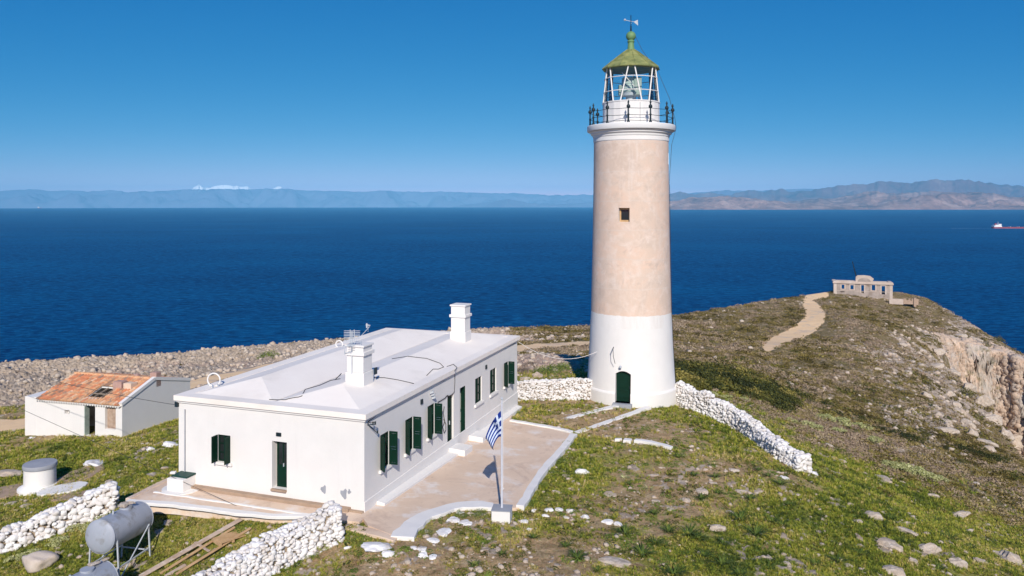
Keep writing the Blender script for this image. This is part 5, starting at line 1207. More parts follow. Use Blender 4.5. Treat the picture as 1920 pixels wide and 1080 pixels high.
p = Pz(75, 912, -1.24); o = tag(empty('cistern', p), 'round white cistern with a grey concrete lid', 'cistern')
b = MB(); b.lathe([(1.02,-.25),(1.0,.02),(.80,.12),(.73,.16),(.72,1.0)], 48); b.build('drum', M['white'], o, smooth=True)
b = MB(); b.lathe([(.70,1.0),(.77,1.0),(.78,1.03),(.78,1.16),(.76,1.20),(.3,1.225)], 48); l_ = b.build('lid', M['greyconc'], o, smooth=True)
p = Pz(331, 921, .85); o = tag(empty('white_tank_box', p, TH), 'small white masonry block with a dark green lid at the left house corner', 'block')
b = MB(); b.box(-.43,.43,-.1,.85,-.3,.55); b.build('body', M['white'], o, bevel=.02)
b = MB(); b.box(-.38,.45,.1,.92,.552,.62); b.build('lid', M['green_iron'], o, bevel=.02)
b = MB(); b.prism([(1.0*math.cos(a)*.85, .3+.75*math.sin(a)) for a in np.linspace(0,2*math.pi,20)[:-1]], -.2, .03); b.build('foot', M['white'], o)
b = MB(); b.obox((-.32,.4,.66),(.12,0,0),(0,.09,0),(0,0,.05)); tt_ = b.build('stone', M['white_stone'], bevel=.03); tt_.location = p; tag(tt_, 'small flat stone lying on the dark green lid', 'stone')

def tank(near, far, rad, label, zg, seed, legs=True):
    near, far = Vector(near), Vector(far); d = (far-near).normalized(); s_ = Vector((d.y, -d.x, 0)).normalized(); up = s_.cross(d)
    o = tag(empty('water_tank', Vector(((near.x+far.x)/2, (near.y+far.y)/2, zg))), label, 'tank', 'grey cylindrical tanks on legs'); org = o.location.copy()
    def ringpts(c, r, n=40): return [c+(s_*math.cos(2*math.pi*k/n)+up*math.sin(2*math.pi*k/n))*r-org for k in range(n)]
    b = MB(); n = 40; rings = []
    Lt = (far-near).length
    prof = [(-.12,.0001),(-.11,rad*.35),(-.08,rad*.65),(-.035,rad*.88),(0,rad*.985),(.02,rad),(.02,rad),(Lt-.02,rad),(Lt,rad*.985),(Lt+.035,rad*.88),(Lt+.08,rad*.65),(Lt+.11,rad*.35),(Lt+.12,.0001)]
    vs = [];
    for t, r in prof: vs += ringpts(near+d*t, r, n)
    fs = [[i*n+k, i*n+(k+1)%n, (i+1)*n+(k+1)%n, (i+1)*n+k] for i in range(len(prof)-1) for k in range(n)]
    b.add(vs, fs); b.build('tank_body', M['grey_metal'], o, smooth=True)
    for t in (.02, Lt-.02):
        m = MB(); q = ringpts(near+d*t, rad+.004, 40); q.append(q[0]); m.tube(q, .014, 6, cap=False); m.build('weld_seam', M['grey_metal'], o, smooth=True)
    top = near+d*Lt*.62+up*(rad+.0)-org
    m = MB(); q = [top+(d*math.cos(a)*.22+s_*math.sin(a)*.22) for a in np.linspace(0, 2*math.pi, 25)[:-1]]
    m.add([v-up*.1 for v in q]+[v+up*.05 for v in q], [list(range(24))[::-1], list(range(24,48))]+[[i,(i+1)%24,24+(i+1)%24,24+i] for i in range(24)]); m.build('hatch', M['grey_metal'], o)
    m = MB(); a_ = near+d*Lt*.30+up*(rad-.02)-org; m.tube([a_, a_+up*.14], .035, 8); m.build('filler_pipe', M['galv'], o)
    if legs:
        for t in (.22, Lt-.22):
            for sg in (-1, 1):
                c_ = near+d*t+s_*sg*rad*.93-org; m = MB(); topz = c_+up*(-.15); foot = Vector((c_.x+s_.x*sg*.08, c_.y+s_.y*sg*.08, -.12)); m.bar(topz, foot, .06, .05); m.build('leg', M['galv'], o)
            m = MB(); a_ = near+d*t-org; zz = (a_.z-rad)*.42
            m.bar(Vector((a_.x-s_.x*rad, a_.y-s_.y*rad, zz)), Vector((a_.x+s_.x*rad, a_.y+s_.y*rad, zz)), .04, .04); m.build('cross_bar', M['galv'], o)
        for sg in (-1, 1):
            a_ = near+d*.22+s_*sg*(rad*.98)-org; c_ = near+d*(Lt-.22)+s_*sg*(rad*.98)-org; zz = (near.z-rad-zg)*.45
            m = MB(); m.bar(Vector((a_.x,a_.y,zz)), Vector((c_.x,c_.y,zz)), .04, .04); m.build('side_rail', M['galv'], o)
            m = MB(); m.bar(Vector((a_.x,a_.y,-.05)), Vector((c_.x,c_.y,c_.z-.15)), .035, .035); m.build('brace', M['galv'], o)
    return o, top+org, d, s_
n1 = Vector(((187-CX)/F*28, 28, 1.15)); f1 = Vector(((262-CX)/F*30.1, 30.1, 1.02))
tk, top1, d1, s1 = tank(n1, f1, .60, 'large grey cylindrical tank standing clear on its angle iron legs', -.5, 1)
n2 = Vector(((100-CX)/F*24.6, 24.6, .42)); f2_ = Vector(((200-CX)/F*26.4, 26.4, .44))
tk2, top2, d2, s2_ = tank(n2, f2_, .60, 'grey cylindrical tank cut off by the bottom edge of the photo', -.7, 2)
def flat_stone(c, sx, sy, sz, label, seed, mt='rock'):
    o = bpy.data.objects.new('weight_stone', (RKL if mt == 'rock' else RKW)[seed % 5]); COL.objects.link(o); o.location = c; o.scale = (sx, sy, sz); o.rotation_euler = (0,0,seed); tag(o, label, 'stone')
flat_stone(top1+Vector((-.10,.02,.10)), .34, .26, .13, 'flat grey brown stone weighing down the hatch of the large tank', 2)
flat_stone(top1+Vector((.12,.2,.12)), .22, .16, .10, 'smaller stone behind the flat one on the large tank hatch', 3)
flat_stone(Vector(((175-CX)/F*26.0, 26.0, 1.11)), .26, .16, .08, 'pale flat stone on top of the tank at the bottom edge', 4)
flat_stone(Vector(((196-CX)/F*26.3, 26.35, 1.10)), .14, .10, .07, 'small cream stone on top of the tank at the bottom edge', 1)
# tarpaulin covered heap
p = G(73, 1066); v, f = stone_shape(77, ICO3, 1.0, .12); v = v*np.array([.72,.5,.42]); v = v+np.stack([.05*n3(v,7,1),.05*n3(v,8,2),.06*n3(v,9,3)],-1); v[:,2] = np.maximum(v[:,2], -.2)
o = fast_mesh('tarpaulin_bundle', v, f, M['tarp'], smooth=False); o.location = (p.x, p.y, p.z+.22); o.rotation_euler = (0,.05,.2); tag(o, 'crumpled cream tarpaulin bundle in the grass at the lower left', 'bundle')
# timber: long planks, board and pallet
def plank(a, b_, wd, th, label, mt='plank', seed=0):
    a, b_ = Vector(a), Vector(b_); m = MB(); c_ = (a+b_)/2; m.bar(a-c_, b_-c_, wd, th); o = m.build('plank', M[mt], bevel=.006); o.location = c_; tag(o, label, 'plank', 'loose timber beside the foreground wall')
def Gz(px, py, dz): p = G(px, py); p.z = float(ground(np.array(p.x), np.array(p.y)))+dz; return p
plank(Gz(262,1088,.10), Gz(452,988,.16), .24, .05, 'longest pale plank running from the bottom edge to the house terrace')
plank(Gz(300,1080,.06), Gz(440,1002,.10), .10, .05, 'thin brown batten lying along the longest plank', 'pallet')
plank(Gz(330,1082,.08), Gz(470,1003,.09), .12, .04, 'second brown board nearer to the foreground wall', 'pallet')
plank(Gz(366,1028,.17), Gz(392,1042,.17), .11, .03, 'short pale board lying crosswise on the timber pile')
plank(Gz(310,1084,.05), Gz(348,1064,.08), .16, .05, 'short grey beam at the bottom edge beside the wall')
_pd = G(452,988)-G(262,1088); pc = Gz(430, 1018, .05); o = tag(empty('pallet', pc, math.atan2(_pd.y, _pd.x)), 'light brown wooden pallet leaning against the foreground wall', 'pallet')
for k in range(7):
    m = MB(); m.box(-.5,.5,-.36+k*.105,-.36+k*.105+.068,.09,.112); m.build('slat', M['pallet'], o, bevel=.004)
for x in (-.5, 0, .5): m = MB(); m.box(x-.045,x+.045,-.36,.35,-.01,.088); m.build('bearer', M['pallet'], o, bevel=.004)

# ------------------------------------------------------------------ flagpole and flag, green pump column
def build_flag():
    p = Pz(941, 951, .98); o = tag(empty('flagpole', (p.x, p.y, .5), R(-8)), 'white flagpole on a square pedestal at the terrace edge', 'flagpole'); zb = .5
    m = MB(); m.box(-.37,.38,-.36,.32,-.4,.44); m.build('pedestal', M['white'], o, bevel=.02)
    m = MB(); m.box(-.39,.40,-.38,.34,.441,.475); m.build('pedestal_top', M['greyconc'], o, bevel=.01)
    m = MB(); m.tube([(0,0,.47),(0,0,2.6),(0,0,4.80)], [.048,.042,.032], 12); pl = m.build('pole', M['galv_w'], o, smooth=True)
    m = MB(); m.lathe([(.02,4.79),(.05,4.81),(.055,4.86),(.02,4.91)], 12); m.build('finial', M['galv'], o, smooth=True)
    m = MB(); m.tube([(.05,-.01,4.70),(.055,-.02,2.5),(.05,-.02,1.2)], .007, 5); m.bar((.03,0,1.2),(.09,0,1.25), .03, .03); m.build('halyard', M['white_cable'], o)
    # cloth: nine stripes and canton, hanging and blown to the left
    nu, nv = 34, 27; W_, H_ = 1.55, 1.05; ztop = 4.36; vs = []
    for i in range(nu+1):
        u = i/nu
        for j in range(nv+1):
            v = j/nv
            # hanging cloth: the fly falls steeply
            fall = 1.12*u**1.15; out = .60*math.sin(u*1.25)/math.sin(1.25)
            y = .22*math.sin(u*8.5+v*2.0)*u**.6*(1-.3*v)+.10*math.sin(v*5+u*4)*u
            x = -.05-out*(1-.12*v)-.25*(v*u)*(-.9)
            z = ztop-fall-H_*v*(1-.52*u**.8)
            vs.append((x+.06*math.sin(v*3.1)*(1-u), -y, z))
    fs = []; mi = []; idx = lambda i, j: i*(nv+1)+j
    for i in range(nu):
        for j in range(nv):
            s_ = int(j/nv*9); blue = s_ % 2 == 0
            if s_ < 5 and i/nu < 5/13.5:
                cx, cy = (i+.5)/nu*13.5, (j+.5)/nv*9; blue = not (2 <= cx < 3 or 2 <= cy < 3)
            fs.append((idx(i,j), idx(i+1,j), idx(i+1,j+1), idx(i,j+1))); mi.append(0 if blue else 1)
    me = bpy.data.meshes.new('flag'); me.from_pydata(vs, [], fs); me.materials.append(M['flag_blue']); me.materials.append(M['flag_white']); me.polygons.foreach_set('material_index', mi); me.polygons.foreach_set('use_smooth', [True]*len(fs))
    f_ = bpy.data.objects.new('flag', me); COL.objects.link(f_); f_.location = o.location; f_.rotation_euler = o.rotation_euler
    sd = f_.modifiers.new('t', 'SOLIDIFY'); sd.thickness = .006
    tag(f_, 'blue and white striped flag hanging from the flagpole', 'flag')
    # short right hand fold behind the pole
    return
M['galv_w'] = mottled('pole_paint', (.62,.63,.68), (.56,.57,.62), 5, .4, .1, .003, 30)
M['flag_blue'] = mat('flag_blue', (.012,.035,.22), .8, .1); M['flag_white'] = mat('flag_white', (.60,.68,.82), .8, .1)
build_flag()
p = T(866, 827); o = tag(empty('iron_pump', (p.x, p.y, p.z), R(-10)), 'dark green cast iron pump column standing by the house doors', 'pump')
b = MB(); b.lathe([(.22,0),(.22,.05),(.14,.09),(.10,.14),(.085,.5),(.075,1.0),(.11,1.04),(.11,1.10),(.07,1.14),(.085,1.55),(.10,1.60),(.10,1.72),(.06,1.80),(.03,1.88)], 14); b.build('column', M['green_iron'], o, smooth=True)
b = MB(); b.tube([(0,0,1.62),(-.25,.05,1.60),(-.45,.08,1.5),(-.5,.08,1.42)], .025, 6); b.build('spout', M['green_iron'], o)
b = MB(); b.tube([(0,0,1.2),(-.3,.0,1.0),(-.52,.0,.98)], .018, 6); b.tube([(0,0,.8),(-.3,.0,.74),(-.5,0,.78)], .018, 6); b.build('handle', M['green_iron'], o)

# ------------------------------------------------------------------ overhead cables
def cable(pts, sag, r, mt, label, n=40):
    a, b_ = Vector(pts[0]), Vector(pts[1]); q = []
    for i in range(n+1): t = i/n; v = a.lerp(b_, t); v.z -= 4*sag*t*(1-t); q.append(v)
    m = MB(); m.tube(q, r, 5); o = m.build('overhead_cable', M[mt]); tag(o, label, 'cable')
s_, z_ = facR(690, 797); e_ = hl(.3, s_+.05, z_+.12)
cable((P(-130,640,45), e_), .95, .012, 'cable', 'dark cable sagging from the left edge across the small house to the house corner')
cable((P(-60,722,40), G(535,990)), .0, .010, 'cable', 'straight dark cable slanting down in front of both houses to the foreground grass')
pa = hl(.12, HL-.1, 4.45); pb = P(1119, 659.5, 51.4)
cable((pa, pb), .75, .016, 'white_cable', 'pale rope sagging from the house to the lighthouse')
cable((pb+Vector((0,-.0,0)), P(1149, 653, 49.7)), .02, .022, 'white_cable', 'short end of the pale rope tied to the bracket above the lighthouse door') if False else None

# ------------------------------------------------------------------ ship, distant boat
def build_ship():
    zs = -106.75; Y = 3600.0; x0 = (1860-CX)/F*Y; Lh = 215; o = tag(empty('tanker_ship', (x0, Y, zs)), 'red hulled tanker with a white stern superstructure sailing at the right edge', 'ship')
    def hull(z0, z1, mt, nm, ext=0):
        m = MB(); pl = [(0+3,-12),(0,-6),(0,6),(3,12),(Lh-30,14),(Lh-8,7),(Lh+ext,0),(Lh-8,-7),(Lh-30,-14)]; m.prism(pl, z0, z1); return m.build(nm, M[mt], o)
    hull(-2, 5.2, 'ship_red', 'hull', 2); hull(5.2, 7.0, 'ship_deck', 'deck', 3)
    m = MB(); m.box(4,40,-11,11,7,12.5); m.box(10,38,-10,10,12.5,17); m.box(24,38,-11,11,17,21); m.build('superstructure', M['ship_white'], o, bevel=.3)
    m = MB(); m.box(12,19,-3,3,17,23.5); m.build('funnel', M['ship_red'], o); m = MB(); m.tube([(28,0,21),(28,0,31)], .6, 6); m.build('mast', M['ship_white'], o)
    m = MB()
    for k in range(6): m.box(24.5+0*k,38.1,-9.5+k*3.3,-7.5+k*3.3,18.6,19.8)
    m.box(23.9,38.1,-8,8,14,15); m.build('window_band', M['dark'], o)
    m = MB(); m.box(Lh-24,Lh-16,-4,4,7,10); m.box(80,82,-10,10,7,9); m.box(120,122,-10,10,7,9); m.build('deck_gear', M['ship_white'], o)
    vs = []; fs = []; n = 60      # wake
    m = MB()
    for i in range(n): t = i/(n-1); m_ = 3+9*t; vs += [(x0-t*190, Y-m_+2*math.sin(i*1.7), zs+.35), (x0-t*190, Y+m_*.5+2*math.sin(i*2.3), zs+.35)]
    for i in range(n-1): fs.append((2*i, 2*i+2, 2*i+3, 2*i+1))
    m.add(vs, fs); w_ = m.build('wake', M['foam']); tag(w_, 'faint foam wake trailing left behind the tanker', 'wake', kind='structure')
    m = MB(); m.prism([(x0-2,Y-15),(x0-2,Y-13.2),(x0+Lh-30,Y-16),(x0+Lh-30,Y-19)], zs+.1, zs+.45); w2 = m.build('wake', M['foam']); tag(w2, 'foam line along the side of the tanker', 'wake', kind='structure')
M['ship_red'] = mat('ship_red', (.30,.03,.035), .6); M['ship_white'] = mat('ship_white', (.85,.82,.8), .6); M['ship_deck'] = mat('ship_deck', (.22,.06,.08), .8); M['foam'] = mottled('sea_foam', (.25,.38,.52), (.10,.22,.40), .05, .8, .2, .1, .3)
build_ship()
Y = 16500.; p = P(74, 0, Y); m = MB(); m.prism([(-38,-8),(38,-8),(52,0),(38,8),(-38,8)], 0, 12); o = tag(empty('distant_ship', (p.x, Y, -106.75)), 'tiny pale ship on the horizon at the far left', 'ship')
m.build('hull', M['ship_deck'], o); m = MB(); m.box(-34,-14,-6,6,12,34); m.box(-10,-2,-4,4,12,24); m.build('superstructure', M['ship_white'], o)

# ------------------------------------------------------------------ vegetation
M['cliffrock'] = mottled('cliff_rock', (.58,.44,.33), (.40,.31,.24), .5, .95, 1.0, .15, 2.5, (.50,.45,.40), .25)
def blade_tuft(n, h, spread, wd, seed, curve=.5, seg=2):
    r = np.random.default_rng(seed); V = []; Fc = []
    for i in range(n):
        a = r.uniform(0, 2*math.pi); b = r.uniform(.0, spread*.35); hh = h*r.uniform(.55, 1.1); ln = spread*r.uniform(.5, 1.2); d = np.array([math.cos(a), math.sin(a)]); s = np.array([-d[1], d[0]])*wd*r.uniform(.7,1.3)
        o = len(V); c = d*b; 
        for k in range(seg+1):
            t = k/seg; q = c+d*ln*(t**1.4)*curve*1.6; z = hh*math.sin(t*math.pi*.5*(1.0+.35*curve)); w_ = (1-t**2*.9)
            if k < seg: V += [(*(q-s*w_), z), (*(q+s*w_), z)]
            else: V.append((*q, z))
        for k in range(seg-1): Fc += [(o+2*k, o+2*k+1, o+2*k+3), (o+2*k, o+2*k+3, o+2*k+2)]
        Fc.append((o+2*seg-2, o+2*seg-1, o+2*seg))
    return np.array(V), np.array(Fc)
def leaf_dome(n, leaf, seed, squash=.6, shell=.55):
    """cushion of small leaf faces spread through a dome, uneven outline"""
    r = np.random.default_rng(seed); u = r.normal(size=(n,3)); u /= np.linalg.norm(u, axis=1)[:,None]; u[:,2] = np.abs(u[:,2])
    rad = (shell+(1-shell)*r.random(n)**.5)*(1+.38*n3(u, 2.2, seed)); c = u*rad[:,None]*np.array([1,1,squash])
    n_ = u+r.normal(size=(n,3))*.65; n_ /= np.linalg.norm(n_, axis=1)[:,None]; a = np.cross(n_, r.normal(size=(n,3))); a /= np.linalg.norm(a, axis=1)[:,None]; b = np.cross(n_, a)
    L_ = leaf*r.uniform(.6, 1.4, n)[:,None]; V = np.stack([c-a*L_*.5, c+b*L_*.9, c+a*L_*.5], 1).reshape(-1,3); return V, np.arange(3*n).reshape(-1,3)
def place(c, r_, rng, tpls, scale, mtl, name, label=None, cat=None, group=None, kind=None, tilt=.15, sink=0, zs=None, vary=None, full=True):
    X, Y, Z = c; n = len(X); pos = np.stack([X, Y, Z-sink*scale], -1); sc_ = np.stack([scale, scale, scale*(zs if zs is not None else 1)], -1)
    V, F_, rn = instance(tpls, pos, sc_, rand_rot(n, rng, tilt), rng, vary); o = fast_mesh(name, V, F_, mtl, rnd=rn); tag(o, label, cat, group, kind); return o
def sample(n, pxr, Yr, rng, accept, pw=1.0):
    """points scattered over the ground, denser towards the viewer; accept(zone dict, c, r, X, Y) -> probability"""
    c = rng.uniform(*pxr, n); t = rng.random(n); Y = Yr[0]*(Yr[1]/Yr[0])**t; X = (c-CX)/F*Y
    z, zn, cc, r, pth = ground(X, Y, True); p = accept(zn, cc, r, X, Y)*(~pth); k = rng.random(n) < p; k &= Y < ysky(cc)-.5
    return X[k], Y[k], z[k], {q: zn[q][k] for q in zn}, cc[k], r[k]
def clearof(X, Y):
    a = flatmask(X, Y) < -.05; a &= np.hypot(X-8.15, Y-53) > 3.25
    sx, sy = X-D0.x, Y-D0.y; x = sx*.964-sy*.264; y = sx*.264+sy*.964; a &= ~((x > -7.6) & (x < .1) & (y > -.05) & (y < 6.5)); return a
rg = np.random.default_rng(5)
# grass
tg = [blade_tuft(9, 1.0, .9, .05, s, .5) for s in range(5)]
def acc_g(zn, c, r, X, Y):
    k = sm(.38, .70, zn['green'] + 1.4*(fbm(X*1.3, Y*1.3, 5, 21, .6)-.5) + .7*(fbm(X*6, Y*6, 2, 23)-.5))
    return k*(1-sm(.25,.6,zn['rock']))*(1-.8*zn['scr'])*clearof(X, Y)
X, Y, Z, zn, c, r = sample(230000, (-80,2000), (22,66), rg, acc_g)
s = rg.uniform(.05, .13, len(X))*(1+.5*zn['lush'])*np.clip(Y/36, .8, 1.5); vary = np.clip(.58-.30*zn['lush']+.36*(fbm(X*.5, Y*.5, 3, 91)-.5)*2+rg.normal(size=len(X))*.2, 0, 1)
place((X,Y,Z), r, rg, tg, s, M['grass'], 'grass', 'short green and yellowish grass around the buildings', 'grass', kind='stuff', vary=vary, sink=.1)
# low ground herbs: dark mats
td = [leaf_dome(26, .34, s, .45) for s in range(4)]
X, Y, Z, zn, c, r = sample(70000, (-80,2000), (22,66), rg, lambda zn,c,r,X,Y: sm(.52,.66,fbm(X*.9,Y*.9,4,121))*(1-sm(.25,.6,zn['rock']))*clearof(X,Y)*(1-.3*zn['scr'])*.8)
s = rg.uniform(.05, .15, len(X)); place((X,Y,Z), r, rg, td, s, M['greenbush'], 'herb_mats', 'low leafy herbs among the grass', 'herbs', kind='stuff', vary=np.clip(rg.normal(.35,.2,len(X)),0,1))
X, Y, Z, zn, c, r = sample(60000, (-80,2000), (22,70), rg, lambda zn,c,r,X,Y: sm(.50,.60,fbm(X*.6,Y*.6,5,125,.65))*(1-sm(.25,.6,zn['rock']))*clearof(X,Y)*.8)
s = rg.uniform(.04, .19, len(X))*(.7+.6*rg.random(len(X))); place((X,Y,Z), r, rg, td, s, M['maquis'], 'low_shrublets', 'low dark cushions of thyme scattered in the grass', 'shrublets', kind='stuff', vary=np.clip(rg.normal(.6,.3,len(X)),0,1), zs=.8)
# small rubble in the near ground and on the rocky shelf
tr_ = STL
X, Y, Z, zn, c, r = sample(26000, (-80,2000), (22,66), rg, lambda zn,c,r,X,Y: np.clip(.07+.5*sm(.2,.6,zn['rock'])+.6*sm(.50,.60,fbm(X*.7,Y*.7,4,131)),0,1)*clearof(X,Y)*(1-zn['rockL'])*.8)
s = .025+.13*rg.random(len(X))**3; place((X,Y,Z), r, rg, tr_, s, M['rock'], 'gravel', 'scattered pale stones in the grass', 'stones', kind='stuff', zs=.6, tilt=.5)
X, Y, Z, zn, c, r = sample(15000, (-60,1120), (56,152), rg, lambda zn,c,r,X,Y: np.clip(zn['rockL']+zn['rockM'],0,1)*.8*clearof(X,Y))
s = (.07+.33*rg.random(len(X))**3)*np.clip(Y/80,.8,1.5); place((X,Y,Z), r, rg, tr_, s, M['rock'], 'rubble', 'jagged grey limestone rubble on the shelf above the sea', 'rubble', kind='stuff', zs=.75, tilt=.9)
X, Y, Z, zn, c, r = sample(34000, (940,1990), (60,240), rg, lambda zn,c,r,X,Y: zn['scr']*(.012+.5*zn['rock'])*(1-zn['cliff']))
s = (.05+.38*rg.random(len(X))**3.5)*np.clip(Y/100,.7,1.6); place((X,Y,Z), r, rg, tr_, s, M['rock'], 'rubble', 'pale limestone rubble among the scrub of the headland', 'rubble', kind='stuff', zs=.7, tilt=.8)
# scrub cushions of the headland
ts = [leaf_dome(34, .30, s+10, .6) for s in range(6)]
def acc_s(zn, c, r, X, Y): return zn['scr']*(1-.80*zn['rock'])*(1-zn['cliff'])*np.clip(.55+.9*(fbm(X*.3,Y*.3,4,141)-.5)*2,.1,1)
X, Y, Z, zn, c, r = sample(60000, (940,1990), (40,240), rg, acc_s)
s = rg.uniform(.25, .85, len(X))*np.clip(Y/110, .7, 1.35); vary = np.clip(.45+.8*(fbm(X*.12,Y*.12,5,151,.65)-.5)*2+.5*(fbm(X*.5,Y*.5,2,152)-.5)+rg.normal(size=len(X))*.16, 0, 1)
place((X,Y,Z), r, rg, ts, s, M['scrub'], 'scrub', 'low grey brown scrub covering the headland', 'scrub', kind='stuff', zs=.75, vary=vary, sink=.05)
X, Y, Z, zn, c, r = sample(2600, (-60,980), (60,150), rg, lambda zn,c,r,X,Y: zn['rockL']*sm(.52,.66,fbm(X*.2,Y*.2,4,161)+.12*sm(110,140,Y)+.06*sm(500,620,c)))
s = rg.uniform(.25,.6,len(X)); place((X,Y,Z), r, rg, ts, s, M['scrub'], 'scrub', 'sparse dry cushions between the rocks of the shelf', 'scrub', kind='stuff', zs=.5, vary=np.clip(rg.normal(.3,.2,len(X)),0,1))
X, Y, Z, zn, c, r = sample(4500, (1240,1990), (60,240), rg, lambda zn,c,r,X,Y: zn['scr']*(1-.6*zn['rock'])*(1-zn['cliff'])*sm(.50,.60,fbm(X*.14,Y*.14,5,155,.65))*.8)
s = rg.uniform(.45, 1.1, len(X)); place((X,Y,Z), r, rg, ts, s, M['maquis'], 'dark_scrub', 'patches of dark olive shrubs on the headland', 'scrub', kind='stuff', zs=.6, vary=np.clip(rg.normal(.65,.22,len(X)),0,1), sink=.1)
X, Y, Z, zn, c, r = sample(90000, (1745,1990), (168,190), rg, lambda zn,c,r,X,Y: sm(.4,.7,zn['cliff'])*.35)
s = .25+.9*rg.random(len(X))**2; place((X,Y,Z), r, rg, STL, s, M['cliffrock'], 'cliff_debris', 'broken tan rock of the cliff face', 'rock face', kind='stuff', zs=.8, tilt=1.5, sink=.2)
# dark thicket right of the tower and brush on the slope below it
tm = [leaf_dome(240, .13, s+30, .75, .5) for s in range(5)]
def ell(c, r, cx, cy, sx, sy, rot=0):
    a = math.cos(rot); b = math.sin(rot); u = (c-cx)*a+(r-cy)*b; v = -(c-cx)*b+(r-cy)*a; return np.clip(1.25-(u/sx)**2-(v/sy)**2, 0, 1)
def acc_m(zn, c, r, X, Y):
    a = np.maximum.reduce([ell(c,r,1340,716,92,23,.08), ell(c,r,1440,742,74,20,.3), ell(c,r,1288,702,40,16), ell(c,r,1530,768,80,15,.25)*.35, ell(c,r,1640,800,90,12,.3)*.2, ell(c,r,1800,850,120,18,.35)*.4, ell(c,r,1850,870,80,18,.4)*.4, ell(c,r,1700,838,60,12,.35)*.3, ell(c,r,1820,768,60,12,.3)*.4])*np.where(c<1480,1,sm(.42,.58,fbm(X*.35,Y*.35,3,191)))
    return a*(1-.7*sm(.3,.6,zn['rock']))*(.15+.85*sm(.36,.50,fbm(X*.45,Y*.45,3,192)))
X, Y, Z, zn, c, r = sample(9000, (1255,1960), (50,110), rg, acc_m)
s = rg.uniform(.35, 1.0, len(X))*np.where(c < 1500, 1.15, .85)*(1+.3*(c < 1400)); place((X,Y,Z), r, rg, tm, s, M['maquis'], 'dark_thicket', 'dense dark green evergreen thicket behind the downhill wall', 'thicket', kind='stuff', zs=1.0, vary=np.clip(rg.normal(.40,.24,len(X))+1.1*(fbm(X*.55,Y*.55,3,7)-.5)*2,0,1), sink=.1)
# olive and brown brush of the transition slope
X, Y, Z, zn, c, r = sample(12000, (1280,1960), (42,96), rg, lambda zn,c,r,X,Y: np.clip(.05+zn['scr'],0,1)*sm(.45,.6,fbm(X*.22,Y*.22,4,171))*(1-.7*zn['rock'])*.8)
s = rg.uniform(.22,.5,len(X)); place((X,Y,Z), r, rg, [leaf_dome(90,.2,s_+60,.65) for s_ in range(4)], s, M['scrub'], 'brush', 'olive and grey brush on the upper right slope', 'brush', kind='stuff', zs=.8, vary=np.clip(.35+.6*(fbm(X*.1,Y*.1,4,181)-.5)*2+rg.normal(size=len(X))*.12,0,1))

# single plants
def shape_mesh(name, vf, m, seed):
    v, f = vf; me = bpy.data.meshes.new(name); me.from_pydata([tuple(p) for p in v], [], [tuple(q) for q in f]); me.materials.append(m)
    at = me.attributes.new('rnd', 'FLOAT', 'POINT'); r = np.random.default_rng(seed); at.data.foreach_set('value', np.repeat(r.random(len(v)//3+1), 3)[:len(v)].astype(np.float32)); return me
SQ = [shape_mesh('squill', blade_tuft(46, .55, 1.0, .045, s+200, .75, 4), M['squill'], s) for s in range(4)]
SP = [shape_mesh('thistle', blade_tuft(22, .30, 1.0, .06, s+230, .8, 3), M['palebush'], s) for s in range(2)]
def spurge(seed):
    r = np.random.default_rng(seed); Vs = []; Fs = []; off = 0
    for k in range(26):
        a = r.uniform(0, 6.28); d = r.random()**.5; v, f = leaf_dome(46, .36, seed*31+k, .8, .35); sc_ = r.uniform(.20,.34); h = .62*math.sqrt(max(0,1-d*d*.85)); v = v*sc_+np.array([math.cos(a)*d, math.sin(a)*d, h]); Vs.append(v); Fs.append(f+off); off += len(v)
    return np.concatenate(Vs), np.concatenate(Fs)
SG = [shape_mesh('spurge', spurge(s+3), M['palebush'], s) for s in range(3)]
GB_ = [shape_mesh('bush', leaf_dome(900, .085, s+300, .8, .35), M['greenbush'], s) for s in range(3)]
DB_ = [shape_mesh('bush', leaf_dome(900, .085, s+320, .8, .35), M['maquis'], s) for s in range(2)]
BB_ = [shape_mesh('bush', leaf_dome(900, .075, s+310, .7, .35), M['brownbush'], s) for s in range(2)]
def plant(px, py, s, meshes, name, label, cat, group, seed, zf=1.0, at=None):
    p = at or G(px, py); o = bpy.data.objects.new(name, meshes[seed % len(meshes)]); COL.objects.link(o); z = float(ground(np.array(p.x), np.array(p.y)))
    o.location = (p.x, p.y, z-.02); o.scale = (s, s, s*zf); o.rotation_euler = (0, 0, seed*1.7); tag(o, label, cat, group); return o
B_, S_ = .50, .34
sqs = [(1272,860,.36),(1301,892,.34),(1341,896,.40),(1315,938,.48),(1388,975,.62),(1417,1006,.70),(1448,980,.48),(1466,988,.46),(1172,1001,.52),(1254,996,.46),(1292,1004,.62),(1310,1012,.5),(1357,1021,.42),(1323,1043,.42),(1206,1040,.60),(1228,1022,.46),(1245,1025,.4),(1061,1026,.36),(1083,1050,.48),(1263,1080,.60),(1463,910,.55),(1422,884,.34),(1440,894,.34),(1406,938,.42),(1482,948,.42),(1112,902,.32),(1354,1058,.50),(1672,976,.46),(1753,976,.42),(1781,1012,.58),(1641,944,.38),(1546,943,.36),(1581,930,.42),(1570,1054,.5),(1612,1040,.44),(1530,1060,.46),(1440,1065,.42),(1000,1010,.32),(1226,965,.34),(1180,910,.28),(1250,905,.26),(1385,1078,.5),(1500,975,.38),(1700,1020,.4),(1760,1068,.42),(1820,1030,.38),(1150,960,.26),(1040,985,.26),(1346,925,.3),(940,1040,.28),(890,1062,.3),(1120,1075,.3)]
_b = {}
